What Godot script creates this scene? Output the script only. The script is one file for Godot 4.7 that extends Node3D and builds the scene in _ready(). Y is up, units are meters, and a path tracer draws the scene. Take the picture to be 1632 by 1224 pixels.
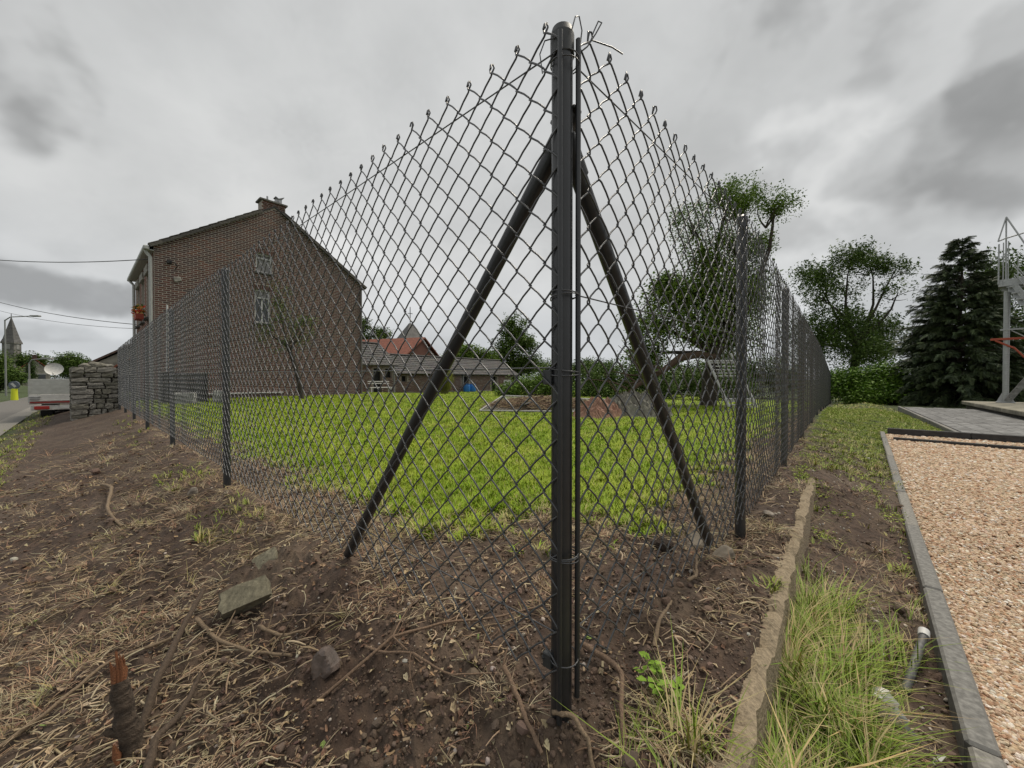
extends Node3D
# A fenced corner plot: chain-link fence round a corner post, lawn and brick house behind, bank and road on the left, gravel yard on the right.
# Site axes: s runs along the right-hand fence, u along the left-hand fence, both from the corner post; W() turns them into world metres.

const YAW := 0.8554
const CX := 0.107
const CD := 0.81
var taken := {}
var rng := RandomNumberGenerator.new()
var n_a := FastNoiseLite.new()
var n_b := FastNoiseLite.new()
var n_c := FastNoiseLite.new()
var mats := {}


class MB:
	var v := PackedVector3Array()
	var n := PackedVector3Array()
	var c := PackedColorArray()
	var uv := PackedVector2Array()
	var i := PackedInt32Array()
	var col := Color.WHITE

	func tri(a: Vector3, b: Vector3, d: Vector3) -> void:
		var m := (d - a).cross(b - a)
		if m.length_squared() < 1e-18:
			return
		m = m.normalized()
		var k := v.size()
		v.append_array([a, b, d]); n.append_array([m, m, m]); c.append_array([col, col, col])
		i.append_array([k, k + 1, k + 2])

	func poly(pts: Array, mid: Vector3) -> void:       # flat face, turned away from mid
		var m: Vector3 = (pts[2] - pts[0]).cross(pts[1] - pts[0])
		var flip: bool = m.dot(pts[0] - mid) < 0.0
		for k in range(1, pts.size() - 1):
			if flip:
				tri(pts[0], pts[k + 1], pts[k])
			else:
				tri(pts[0], pts[k], pts[k + 1])

	func box(at: Vector3, size: Vector3, basis := Basis(), ch := 0.0) -> void:
		var h := size * 0.5
		if ch <= 0.0:
			for ax in 3:
				for sg in [-1.0, 1.0]:
					var p := []
					for q in [[-1, -1], [1, -1], [1, 1], [-1, 1]]:
						var w := Vector3.ZERO
						w[ax] = sg * h[ax]; w[(ax + 1) % 3] = q[0] * h[(ax + 1) % 3]; w[(ax + 2) % 3] = q[1] * h[(ax + 2) % 3]
						p.append(at + basis * w)
					poly(p, at)
			return
		var pt := func(sx: float, sy: float, sz: float, ax: int) -> Vector3:
			var w := Vector3(sx * (h.x - ch), sy * (h.y - ch), sz * (h.z - ch))
			w[ax] = [sx, sy, sz][ax] * h[ax]
			return at + basis * w
		for ax in 3:
			var b1 := (ax + 1) % 3
			var b2 := (ax + 2) % 3
			for sg in [-1.0, 1.0]:
				var p := []
				for q in [[-1, -1], [1, -1], [1, 1], [-1, 1]]:
					var w := [0.0, 0.0, 0.0]
					w[ax] = sg; w[b1] = q[0]; w[b2] = q[1]
					p.append(pt.call(w[0], w[1], w[2], ax))
				poly(p, at)
			for q in [[-1, -1], [1, -1], [1, 1], [-1, 1]]:
				var w0 := [0.0, 0.0, 0.0]
				w0[ax] = -1.0; w0[b1] = q[0]; w0[b2] = q[1]
				var w1 := w0.duplicate(); w1[ax] = 1.0
				poly([pt.call(w0[0], w0[1], w0[2], b1), pt.call(w1[0], w1[1], w1[2], b1), pt.call(w1[0], w1[1], w1[2], b2), pt.call(w0[0], w0[1], w0[2], b2)], at)
		for sx in [-1.0, 1.0]:
			for sy in [-1.0, 1.0]:
				for sz in [-1.0, 1.0]:
					poly([pt.call(sx, sy, sz, 0), pt.call(sx, sy, sz, 1), pt.call(sx, sy, sz, 2)], at)

	func prism(pts: Array, z0: float, z1: float) -> void:   # convex outline in x, y pulled along z
		var mid := Vector3.ZERO
		for p in pts: mid += Vector3(p.x, p.y, (z0 + z1) * 0.5) / pts.size()
		for z in [z0, z1]:
			var f := []
			for p in pts: f.append(Vector3(p.x, p.y, z))
			poly(f, mid)
		for k in pts.size():
			var a: Vector2 = pts[k]
			var b: Vector2 = pts[(k + 1) % pts.size()]
			poly([Vector3(a.x, a.y, z0), Vector3(b.x, b.y, z0), Vector3(b.x, b.y, z1), Vector3(a.x, a.y, z1)], mid)

	func tube(pts: Array, radii, sides := 6, caps := true) -> void:
		var cnt := pts.size()
		var base := v.size()
		var dir: Vector3 = (pts[1] - pts[0]).normalized()
		var side := dir.cross(Vector3.UP if absf(dir.y) < 0.9 else Vector3.RIGHT).normalized()
		for k in cnt:
			var t: Vector3 = (pts[mini(k + 1, cnt - 1)] - pts[maxi(k - 1, 0)]).normalized()
			side = (side - t * side.dot(t)).normalized()
			var other := t.cross(side)
			var r: float = radii[k] if radii is Array else radii
			for j in sides:
				var an := TAU * j / sides
				var m := side * cos(an) + other * sin(an)
				v.append(pts[k] + m * r); n.append(m); c.append(col)
		for k in cnt - 1:
			for j in sides:
				var a := base + k * sides + j
				var b := base + k * sides + (j + 1) % sides
				i.append_array([a, a + sides, b, b, a + sides, b + sides])
		if caps:
			for e in 2:
				var k := 0 if e == 0 else cnt - 1
				var m: Vector3 = ((pts[0] - pts[1]) if e == 0 else (pts[cnt - 1] - pts[cnt - 2])).normalized()
				var o := v.size()
				v.append(pts[k]); n.append(m); c.append(col)
				for j in sides:
					v.append(v[base + k * sides + j]); n.append(m); c.append(col)
				for j in sides:
					var a := o + 1 + j
					var b := o + 1 + (j + 1) % sides
					if e == 0: i.append_array([o, a, b])
					else: i.append_array([o, b, a])

	func lathe(prof: Array, at := Vector3.ZERO, sides := 16) -> void:   # prof: Vector2(radius, height)
		for k in prof.size() - 1:
			var a: Vector2 = prof[k]
			var b: Vector2 = prof[k + 1]
			var sl := (b - a).normalized()
			var base := v.size()
			for j in sides + 1:
				var an := TAU * j / sides
				var rad := Vector3(cos(an), 0, sin(an))
				var m := (rad * sl.y - Vector3.UP * sl.x).normalized()
				v.append(at + rad * a.x + Vector3.UP * a.y); n.append(m); c.append(col)
				v.append(at + rad * b.x + Vector3.UP * b.y); n.append(m); c.append(col)
			for j in sides:
				var o := base + j * 2
				i.append_array([o, o + 2, o + 1, o + 2, o + 3, o + 1])

	func leaf2(at: Vector3, dir: Vector3, up: Vector3, l: float, w: float) -> void:   # the same leaf in two faces
		var sd := dir.cross(up).normalized() * w * 0.5
		var m := at + dir * l * 0.42 + up * w * 0.14
		tri(at, m + sd, at + dir * l); tri(at, at + dir * l, m - sd)

	func leaf(at: Vector3, dir: Vector3, up: Vector3, l: float, w: float, fold := 0.15) -> void:   # a folded diamond
		var sd := dir.cross(up).normalized() * w * 0.5
		var m := at + dir * l * 0.45
		var drop := up * fold * w
		tri(at, m + sd + drop, m); tri(m, m + sd + drop, at + dir * l)
		tri(at, m, m - sd + drop); tri(m, at + dir * l, m - sd + drop)

	func blade(at: Vector3, dir: Vector3, h: float, lean: float, w: float) -> void:   # a curved grass blade
		var sd := Vector3(-dir.z, 0, dir.x) * w * 0.5
		var p1 := at + Vector3.UP * h * 0.55 + dir * lean * 0.35
		var p2 := at + Vector3.UP * h * 0.88 + dir * lean
		var m := (dir * -0.4 + Vector3.UP).normalized()
		var k := v.size()
		v.append_array([at - sd, at + sd, p1 - sd * 0.8, p1 + sd * 0.8, p2])
		n.append_array([m, m, m, m, m]); c.append_array([col, col, col, col, col])
		i.append_array([k, k + 2, k + 1, k + 1, k + 2, k + 3, k + 2, k + 4, k + 3])

	func rock(at: Vector3, size: Vector3, seed_: int, cuts := 14, rough := 0.04, fine := 10) -> void:   # a sphere cut by planes
		var g := RandomNumberGenerator.new(); g.seed = seed_
		var planes := []
		for k in cuts:
			var d := Vector3(g.randfn(), g.randfn(), g.randfn()).normalized()
			planes.append([d, g.randf_range(0.72, 1.0)])
		var pts := []
		for a in fine + 1:
			var row := []
			for b in fine * 2:
				var th := PI * a / fine
				var ph := TAU * b / (fine * 2)
				var d := Vector3(sin(th) * cos(ph), cos(th), sin(th) * sin(ph))
				var r := 1.25
				for p in planes:
					var q: float = d.dot(p[0])
					if q > 0.01: r = minf(r, p[1] / q)
				r *= 1.0 + (fposmod(sin(a * 12.9 + (b if a > 0 and a < fine else 0) * 78.2 + seed_) * 437.5, 1.0) - 0.5) * rough
				row.append(at + d * r * size * 0.5)
			pts.append(row)
		for a in fine:
			for b in fine * 2:
				var e := (b + 1) % (fine * 2)
				poly([pts[a][b], pts[a][e], pts[a + 1][e]], at)
				poly([pts[a][b], pts[a + 1][e], pts[a + 1][b]], at)

	func mesh() -> ArrayMesh:
		var arr := []
		arr.resize(Mesh.ARRAY_MAX)
		arr[Mesh.ARRAY_VERTEX] = v; arr[Mesh.ARRAY_NORMAL] = n; arr[Mesh.ARRAY_COLOR] = c; arr[Mesh.ARRAY_INDEX] = i
		if uv.size() == v.size(): arr[Mesh.ARRAY_TEX_UV] = uv
		var m := ArrayMesh.new()
		m.add_surface_from_arrays(Mesh.PRIMITIVE_TRIANGLES, arr)
		return m


func numbered(called: String) -> String:
	var k: int = taken.get(called, 0)
	taken[called] = k + 1
	return called if k == 0 else "%s_%03d" % [called, k]


func tag(o: Node, label: String, category := "", group := "", kind := "") -> Node:
	if label: o.set_meta("label", label)
	if category: o.set_meta("category", category)
	if group: o.set_meta("group", group)
	if kind: o.set_meta("kind", kind)
	return o


func thing(called: String, at: Vector3, turn: float, label: String, category: String, group := "") -> Node3D:
	var o := Node3D.new()
	o.name = numbered(called)
	add_child(o)
	o.position = at; o.rotation.y = turn
	tag(o, label, category, group)
	return o


func part(called: String, shape, m: Material, parent: Node, at := Transform3D()) -> MeshInstance3D:
	var o := MeshInstance3D.new()
	o.name = called
	o.mesh = shape.mesh() if shape is MB else shape
	o.material_override = m
	o.transform = at
	parent.add_child(o, true)
	return o


func one(called: String, shape, m: Material, at: Vector3, turn: float, label: String, category: String, group := "") -> MeshInstance3D:
	var o := part(numbered(called), shape, m, self, Transform3D(Basis(Vector3.UP, turn), at))
	tag(o, label, category, group)
	return o


func many(called: String, m: Mesh, mat_: Material, places: Array, cols: PackedColorArray, parent: Node, kind := "stuff") -> MultiMeshInstance3D:
	var mm := MultiMesh.new()
	mm.transform_format = MultiMesh.TRANSFORM_3D
	mm.use_colors = cols.size() > 0
	mm.mesh = m
	mm.instance_count = places.size()
	for k in places.size():
		mm.set_instance_transform(k, places[k])
		if cols.size(): mm.set_instance_color(k, cols[k])
	var o := MultiMeshInstance3D.new()
	o.name = called
	o.multimesh = mm
	o.material_override = mat_
	parent.add_child(o, true)
	if kind: o.set_meta("kind", kind)
	return o


func sr(r: float, g: float, b: float) -> Color:
	return Color(r, g, b).linear_to_srgb()


func noise_tex(freq: float, octaves: int, lo: float, hi: float, seed_: int, size := 512, normal := false, tint := Color.WHITE) -> NoiseTexture2D:
	var f := FastNoiseLite.new()
	f.noise_type = FastNoiseLite.TYPE_SIMPLEX_SMOOTH
	f.seed = seed_; f.frequency = freq; f.fractal_octaves = octaves; f.fractal_gain = 0.58
	var t := NoiseTexture2D.new()
	t.width = size; t.height = size; t.seamless = true; t.noise = f
	if normal:
		t.as_normal_map = true; t.bump_strength = hi
	else:
		var g := Gradient.new()
		g.set_color(0, Color(lo, lo, lo)); g.set_color(1, Color(hi * tint.r, hi * tint.g, hi * tint.b))
		t.color_ramp = g
	return t


func mat(key: String, c: Color, rough := 0.85, metal := 0.0, tex := "", scale := 1.0, bump := 0.0, vc := false) -> StandardMaterial3D:
	if mats.has(key): return mats[key]
	var m := StandardMaterial3D.new()
	m.albedo_color = sr(c.r, c.g, c.b)
	m.roughness = rough; m.metallic = metal
	m.vertex_color_use_as_albedo = vc
	if tex:
		m.albedo_texture = texs[tex]
		m.uv1_triplanar = true; m.uv1_world_triplanar = true
		m.uv1_scale = Vector3.ONE * scale
		if bump > 0.0:
			m.heightmap_enabled = true; m.heightmap_texture = texs[tex]; m.heightmap_scale = bump
	mats[key] = m
	return m


var texs := {}


func W(s: float, y: float, u: float) -> Vector3:
	return Vector3(CX + 0.6560 * s - 0.7548 * u, y, -(CD + 0.7548 * s + 0.6560 * u))


func site(x: float, z: float) -> Vector2:
	var dx := x - CX
	var dd := -z - CD
	return Vector2(0.6560 * dx + 0.7548 * dd, -0.7548 * dx + 0.6560 * dd)


func sst(a: float, b: float, x: float) -> float:
	var t := clampf((x - a) / (b - a), 0.0, 1.0)
	return t * t * (3.0 - 2.0 * t)


func smooth_level(s: float, u: float) -> float:         # the ground without its bumps
	var y := 0.0
	if s > 9.0:
		y -= minf(maxf(s - 10.0, 0.0) * lerpf(0.034, 0.012, sst(0.2, 1.5, -u)), 0.7) * (1.0 - sst(4.0, 14.0, u))
		y -= minf((s - 9.0) * 0.04, 0.25) * sst(10.0, 18.0, u)
	if s < 0.0:                                          # bank down to the road
		y -= minf(0.02 + 0.3 * maxf(-s - 0.03, 0.0), 0.57) * sst(0.0, 0.12, -s)
	if s < -5.3:
		y += 0.45 * sst(5.3, 9.0, -s)
	var q := -(u + 0.097)
	if q > 0.0:
		var step := 0.19 * sst(0.175, 0.21, q) + 0.09 * sst(0.21, 0.6, q)
		var slope := 0.26 * sst(0.02, 1.0, q)
		y -= lerpf(step, slope, sst(2.3, 3.6, s)) * (1.0 - 0.45 * sst(8.0, 14.0, s) * (1.0 - sst(1.2, 1.8, q)))
	return y


func bare(s: float, u: float) -> float:                 # 0 lawn ... 1 bare soil
	var w := n_b.get_noise_2d(s * 40.0, u * 40.0) * 0.22 + n_a.get_noise_2d(s * 90.0, u * 90.0) * 0.12
	var q := -(u + 0.097)
	if s > 0.0 and q < 0.0:
		var r := Vector2(s, u).length()
		var b := 1.0 - sst(0.22, 0.75, s + w)
		b = maxf(b, 1.0 - sst(0.2, 0.7, -q + w * 1.3))
		return maxf(b, 1.0 - sst(0.9, 1.65, r + w * 2.2))
	if s <= 0.0:
		return 1.0 - sst(1.35, 1.9, -s + w * 1.5) if s > -2.3 else 0.0
	return 1.0 - sst(3.5, 8.0, s + w * 6.0)


func level(x: float, z: float) -> float:
	var p := site(x, z)
	var y := smooth_level(p.x, p.y)
	var d := Vector2(x, z).length()
	if p.x < -1.9 and p.x > -5.4: return y - 0.012
	if p.x > -1.3 and p.x < 9.02 and p.y < -0.69 - 0.0387 * (p.x + 1.2): return -0.42
	if p.x >= 9.02 and p.x < 18.4 and p.y < -2.08: return -0.42
	var rough := 1.0
	if p.x > 0.0 and p.y > -0.1: rough = lerpf(0.35, 1.0, bare(p.x, p.y))
	y += n_b.get_noise_2d(x * 26.0, z * 26.0) * 0.035 * rough
	if d < 9.0 and p.x < 0.05:
		y += (absf(n_c.get_noise_2d(x * 190.0 + 40.0, z * 190.0)) - 0.2) * 0.045 * (1.0 - sst(5.0, 9.0, d))
	if d < 14.0:
		y += (n_c.get_noise_2d(x * 110.0, z * 110.0) * 0.032 + n_a.get_noise_2d(x * 360.0, z * 360.0) * 0.010) * rough
	var rp := Vector2(x - CX, z + CD).length()
	if rp < 0.3: y += 0.022 * exp(-rp * rp / 0.007)
	return y


func ground_at(x: float, z: float, up := 0.0) -> Vector3:
	return Vector3(x, level(x, z) + up, z)


func rnd(a: float, b: float) -> float:
	return rng.randf_range(a, b)


func rdir() -> Vector3:
	return Vector3(rng.randfn(), rng.randfn(), rng.randfn()).normalized()


func vary(c: Color, by: float) -> Color:
	var k := 1.0 + rnd(-by, by)
	return Color(maxf(c.r * k * (1.0 + rnd(-by, by) * 0.35), 0.0), maxf(c.g * k, 0.0), maxf(c.b * k * (1.0 + rnd(-by, by) * 0.35), 0.0))


func _ready() -> void:
	rng.seed = 4711
	n_a.seed = 11; n_a.frequency = 0.05; n_a.fractal_octaves = 3
	n_b.seed = 23; n_b.frequency = 0.04; n_b.fractal_octaves = 4
	n_c.seed = 37; n_c.frequency = 0.05; n_c.fractal_octaves = 4
	setup_view()
	setup_textures()
	build_ground()
	build_road()
	build_right_yard()
	print("setting done ", Time.get_ticks_msec())
	build_house()
	build_outbuilding()
	build_stone_wall()
	build_distance()
	print("buildings done ", Time.get_ticks_msec())
	build_fence()
	print("fence done ", Time.get_ticks_msec())
	build_trees()
	print("trees done ", Time.get_ticks_msec())
	build_trailer()
	build_stairs()
	build_yard_things()
	build_foreground()
	print("things done ", Time.get_ticks_msec())
	build_grass()
	build_litter()
	print("litter done ", Time.get_ticks_msec())


func setup_view() -> void:
	var cam := Camera3D.new()
	cam.name = "camera"
	cam.fov = 91.13
	cam.near = 0.05; cam.far = 2000.0
	cam.position = Vector3(0, 0.75, 0)
	cam.rotation.x = -0.0117
	add_child(cam)
	cam.current = true
	var sun := DirectionalLight3D.new()
	sun.name = "sun"
	sun.light_energy = 0.5
	sun.light_color = Color(1.0, 0.96, 0.89)
	sun.light_angular_distance = 28.0
	sun.shadow_enabled = true
	add_child(sun)
	sun.look_at_from_position(Vector3(3.2, 8.0, -2.6), Vector3.ZERO)
	var env := Environment.new()
	env.tonemap_mode = Environment.TONE_MAPPER_LINEAR
	env.tonemap_exposure = 2.0
	env.background_mode = Environment.BG_SKY
	env.sdfgi_enabled = true; env.ssao_enabled = true; env.ssil_enabled = true
	var sky := Sky.new()
	var pan := PanoramaSkyMaterial.new()
	pan.panorama = cloud_panorama()
	sky.sky_material = pan
	env.sky = sky
	var we := WorldEnvironment.new()
	we.name = "world_environment"
	we.environment = env
	add_child(we)


func cloud_panorama() -> ImageTexture:                   # overcast: grey layers, darker and brighter cloud masses
	var w := 1536
	var h := 768
	var img := Image.create(w, h, false, Image.FORMAT_RGBF)
	img.fill(Color(0.15, 0.15, 0.14))
	var f := FastNoiseLite.new()
	f.seed = 5; f.frequency = 0.55; f.fractal_octaves = 5; f.fractal_gain = 0.52
	f.domain_warp_enabled = true; f.domain_warp_amplitude = 0.5; f.domain_warp_frequency = 0.7
	var g := FastNoiseLite.new()
	g.seed = 91; g.frequency = 1.5; g.fractal_octaves = 4
	var e := FastNoiseLite.new()
	e.seed = 47; e.frequency = 1.15; e.fractal_octaves = 5; e.fractal_gain = 0.55
	# cloud masses: azimuth, elevation, half width, half height (degrees), amount
	var mass := [[-53.0, 27.5, 7.0, 5.0, -0.27], [-48.5, 24.5, 3.0, 2.5, -0.10], [34.5, 37.0, 7.0, 4.5, -0.17], [43.0, 33.5, 4.5, 4.5, -0.17],
		[49.0, 20.5, 8.0, 4.2, -0.17], [46.5, 17.0, 5.0, 3.0, -0.10], [53.0, 25.5, 3.5, 4.5, -0.12], [26.0, 27.0, 6.0, 6.0, -0.06],
		[-50.0, 8.4, 14.0, 2.0, -0.24], [-50.0, 5.0, 9.0, 1.2, 0.10], [-53.0, 3.9, 6.0, 0.7, -0.12], [38.0, 22.0, 6.0, 7.0, 0.13], [-24.0, 18.0, 4.0, 3.0, 0.08],
		[-9.0, 25.0, 9.0, 5.0, -0.05], [36.0, 12.0, 5.0, 5.0, 0.10], [-28.0, 27.0, 6.0, 4.0, -0.06],
		[130.0, 30.0, 12.0, 8.0, -0.15], [-140.0, 25.0, 14.0, 6.0, -0.15], [170.0, 20.0, 12.0, 5.0, 0.10], [95.0, 22.0, 10.0, 6.0, 0.08], [-95.0, 28.0, 12.0, 8.0, -0.1]]
	for j in h / 2:
		var el := (0.5 - (j + 0.5) / h) * PI
		var sy := sin(el)
		var cy := cos(el)
		for k in w:
			var az := (k + 0.5) / w * TAU
			var x := sin(az) * cy
			var z := cos(az) * cy
			var den := sy + 0.34
			var a := f.get_noise_3d(x / den * 1.2, z / den * 1.5, 0.0)
			var b := g.get_noise_3d(x / den, z / den * 1.5, 4.0)
			var puff := e.get_noise_3d(x * 3.0, sy * 3.6, z * 3.0)
			var lum := 0.585 + a * 0.13 + b * 0.045 + puff * 0.075
			var az_d := rad_to_deg(wrapf(az, -PI, PI)) + b * 4.0
			var el_d := rad_to_deg(el) + a * 2.5
			for m in mass:
				var da: float = (az_d - m[0]) / m[2]
				var de: float = (el_d - m[1]) / m[3]
				var rr := da * da + de * de
				if rr < 5.0: lum += m[4] * sst(-0.25, 0.7, 0.7 - rr * 0.6 + puff * 1.9 + b * 0.6)
			lum = clampf(lum, 0.2, 0.85) * 0.52
			var warm := clampf((lum - 0.45) * 0.1, -0.015, 0.02)
			var low := 1.0 - sst(0.02, 0.35, sy)
			img.set_pixel(k, j, Color(lum * (1.0 + warm - low * 0.02), lum, lum * (0.985 - warm + low * 0.03)))
	return ImageTexture.create_from_image(img)


func setup_textures() -> void:
	texs.soil = noise_tex(0.012, 7, 0.45, 1.0, 3, 1024)
	texs.fine = noise_tex(0.035, 6, 0.62, 1.0, 8, 512)
	texs.blotch = noise_tex(0.006, 6, 0.55, 1.0, 15, 512)
	texs.subtle = noise_tex(0.01, 5, 0.84, 1.0, 31, 512)
	texs.streak = noise_tex(0.02, 5, 0.6, 1.0, 19, 512)


func build_ground() -> void:
	var mb := MB.new()
	var angs := []
	var a := -84.0
	while a <= 84.01:
		angs.append(a); a += 0.5
	a = 90.0
	while a < 270.0:
		angs.append(a); a += 6.0
	var radii := [0.02]
	var r := 0.25
	while r < 900.0:
		radii.append(r); r *= 1.026 if r < 40.0 else 1.12
	var soil := Color(0.120, 0.076, 0.053)
	var dry := Color(0.195, 0.138, 0.096)
	var turf := Color(0.085, 0.115, 0.028)
	var far := Color(0.09, 0.13, 0.035)
	for rr in radii:
		for an in angs:
			var x: float = sin(deg_to_rad(an)) * rr
			var z: float = -cos(deg_to_rad(an)) * rr
			var p := site(x, z)
			mb.v.append(Vector3(x, level(x, z), z))
			var b := bare(p.x, p.y)
			var t := clampf(n_c.get_noise_2d(x * 30.0 + 50.0, z * 30.0) * 1.3 + 0.4, 0.0, 1.0)
			mb.c.append((turf if rr < 30.0 else far).lerp(soil.lerp(dry, t), b))
	var na: int = angs.size()
	mb.n.resize(mb.v.size())
	for k in radii.size():
		for j in na:
			var o := k * na + j
			var dr: Vector3 = mb.v[mini(k + 1, radii.size() - 1) * na + j] - mb.v[maxi(k - 1, 0) * na + j]
			var da: Vector3 = mb.v[k * na + (j + 1) % na] - mb.v[k * na + (j - 1 + na) % na]
			var m := da.cross(dr)
			if m.y < 0.0: m = -m
			mb.n[o] = m.normalized()
			if k < radii.size() - 1:
				var j2 := (j + 1) % na
				mb.i.append_array([o, o + na, k * na + j2, k * na + j2, o + na, (k + 1) * na + j2])
	var m := mat("ground", Color(1, 1, 1), 0.95, 0.0, "soil", 1.3, 3.0, true)
	var o := part("ground", mb, m, self)
	tag(o, "", "", "", "structure")


func strip(pts: Array, m: Material, called: String, label := "") -> MeshInstance3D:     # pts: [left, right] pairs of world points
	var mb := MB.new()
	for k in pts.size() - 1:
		var a: Array = pts[k]
		var b: Array = pts[k + 1]
		mb.poly([a[0], a[1], b[1], b[0]], a[0] - Vector3.UP)
	var o := part(called, mb, m, self)
	tag(o, label, "", "", "structure")
	return o


func build_road() -> void:
	var tar := mat("asphalt", Color(0.20, 0.19, 0.175), 0.9, 0.0, "fine", 2.0, 0.3)
	var con := mat("gutter", Color(0.30, 0.285, 0.255), 0.9, 0.0, "fine", 3.0, 0.2)
	var a := []
	var b := []
	var u := -6.0
	while u < 90.0:
		var bend := 0.0 if u < 16.0 else pow((u - 16.0) * 0.03, 2.0)
		var far_edge := -5.3 + 1.3 * sst(8.0, 30.0, u)
		a.append([W(far_edge + bend, -0.557, u), W(-2.32 + bend, -0.560, u)])
		b.append([W(-2.34 + bend, -0.553, u), W(-1.88 + bend, -0.545, u)])
		u += 2.0
	strip(a, tar, "road")
	strip(b, con, "pavement")


func build_right_yard() -> void:
	# concrete retaining wall under the right-hand fence
	var con := mat("old_concrete", Color(0.42, 0.335, 0.225), 0.95, 0.0, "fine", 3.0, 1.5)
	var w := MB.new()
	var pv := []
	var cnt := 90
	for k in cnt + 1:
		var s := 0.0 + 3.05 * k / cnt
		var top := -0.010 + n_a.get_noise_2d(k * 6.0, 3.0) * 0.03
		var out := n_c.get_noise_2d(k * 5.0, 70.0) * 0.014
		var wide := 0.03 + 0.07 * sst(1.0, 1.25, s) * (1.0 - sst(1.55, 1.8, s)) + maxf(n_b.get_noise_2d(k * 30.0, 9.0), 0.0) * 0.02
		pv.append([W(s, top - 0.006, -0.298 - out + wide), W(s, top + 0.003, -0.298 - out), W(s, -0.5, -0.328 - out), W(s, top - 0.014, -0.316 - out), W(s, -0.2, -0.29 - out + wide)])
	for k in cnt:
		var p: Array = pv[k]
		var q: Array = pv[k + 1]
		w.poly([p[0], p[1], q[1], q[0]], p[2])
		w.poly([p[0], p[4], q[4], q[0]], p[3])
		w.poly([p[1], p[3], q[3], q[1]], p[0])
		w.poly([p[3], p[2], q[2], q[3]], p[0])
	for e in [0, cnt]:
		var p: Array = pv[e]
		var q: Array = pv[1 if e == 0 else cnt - 1]
		w.poly([p[0], p[1], p[3], p[2], p[2] + (p[0] - p[1]).normalized() * 0.11], q[1] * 0.5 + q[2] * 0.5)
	one("retaining_wall", w, con, Vector3.ZERO, 0.0, "low weathered concrete footing wall under the right-hand wire fence", "wall")
	# edging stones of the gravel bed
	var kc := mat("kerb_stone", Color(0.25, 0.245, 0.23), 0.85, 0.0, "fine", 2.0, 0.2)
	var kc2 := mat("kerb_stone_pale", Color(0.31, 0.295, 0.265), 0.85, 0.0, "fine", 2.3, 0.2)
	var kdark := mat("kerb_dark", Color(0.055, 0.055, 0.055), 0.75, 0.0, "blotch", 3.0, 0.2)
	var long_box := func(l: float, hh: float) -> MB:
		var mb := MB.new(); mb.box(Vector3(0, -hh * 0.5, 0), Vector3(l - 0.006, hh, 0.062), Basis(), 0.008); return mb
	var run := func(a: Vector2, b: Vector2, y: float, m1: Material, m2: Material, label: String) -> void:
		var va := W(a.x, y, a.y)
		var vb := W(b.x, y, b.y)
		var t := thing("garden_edging", va, atan2(-(vb - va).z, (vb - va).x), label, "edging")
		var l := va.distance_to(vb)
		var cnt2 := int(round(l / 1.0))
		var shape: ArrayMesh = long_box.call(l / cnt2, 0.2).mesh()
		for k in cnt2:
			part("kerb_stone", shape, m1 if k % 3 != 1 else m2, t, Transform3D(Basis(Vector3.UP, rnd(-0.004, 0.004)), Vector3((k + 0.5) * l / cnt2, rnd(-0.004, 0.004), rnd(-0.003, 0.003))))
	run.call(Vector2(-1.2, -0.66), Vector2(9.0, -1.055), -0.2, kc, kc2, "long grey concrete edging between the soil strip and the gravel")
	run.call(Vector2(9.02, -1.12), Vector2(9.02, -9.0), -0.135, kdark, kdark, "dark concrete edging across the far end of the gravel, against the paving")
	run.call(Vector2(8.15, -1.13), Vector2(7.75, -9.0), -0.20, kdark, kdark, "low dark edging half sunk in the gravel, in front of the far edging")
	# gravel
	var base := []
	for s in [-1.2, 2.0, 5.0, 9.0]:
		base.append([W(s, -0.275, -0.70 - 0.0387 * (s + 1.2)), W(s, -0.275, -9.0)])
	strip(base, mat("gravel_base", Color(0.38, 0.28, 0.19), 0.95, 0.0, "soil", 6.0, 1.0), "gravel_bed")
	var meshes := []
	for k in 3:
		var mb := MB.new(); mb.rock(Vector3.ZERO, Vector3(1.0, 0.65, 0.85), 60 + k, 9, 0.0, 4); meshes.append(mb.mesh())
	var gm := mat("gravel", Color(1, 1, 1), 0.85, 0.0, "", 1.0, 0.0, true)
	var places := [[], [], []]
	var cols := [PackedColorArray(), PackedColorArray(), PackedColorArray()]
	var made := 0
	for k in 210000:
		var rr := 0.9 * exp(rng.randf() * 2.45)
		var an := rnd(0.55, 1.12)
		var x := sin(an) * rr
		var z := -cos(an) * rr
		var p := site(x, z)
		var edge := -0.70 - 0.0387 * (p.x + 1.2)
		if p.y > edge or p.x > 8.98 or p.y < -8.5 or p.x < -1.1: continue
		if rr < 1.9 and rng.randf() > rr * rr / 3.6: continue
		var sz := rnd(0.010, 0.019) * maxf(1.0, rr * 0.32)
		var wv := n_a.get_noise_2d(x * 60.0, z * 60.0) * 0.010
		var y := -0.252 + wv + rnd(-0.006, 0.004)
		if absf(p.x - lerpf(8.15, 7.75, (-p.y - 1.13) / 7.9)) < 0.04: continue
		var bb := Basis.from_euler(Vector3(rnd(-0.6, 0.6), rnd(0, TAU), rnd(-0.6, 0.6))).scaled(Vector3.ONE * sz)
		var wh := k % 3
		places[wh].append(Transform3D(bb, Vector3(x, y, z)))
		var c := Color(0.44, 0.315, 0.205).lerp(Color(0.54, 0.43, 0.315), rng.randf())
		if rng.randf() < 0.22: c = Color(0.36, 0.215, 0.13)
		if rng.randf() < 0.10: c = Color(0.66, 0.60, 0.52)
		cols[wh].append(vary(c, 0.2))
		made += 1
	var gr := Node3D.new()
	gr.name = "gravel"
	add_child(gr)
	tag(gr, "loose pinkish beige gravel filling the edged bed", "gravel", "", "stuff")
	for k in 3: many("gravel_stones", meshes[k], gm, places[k], cols[k], gr)
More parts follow.
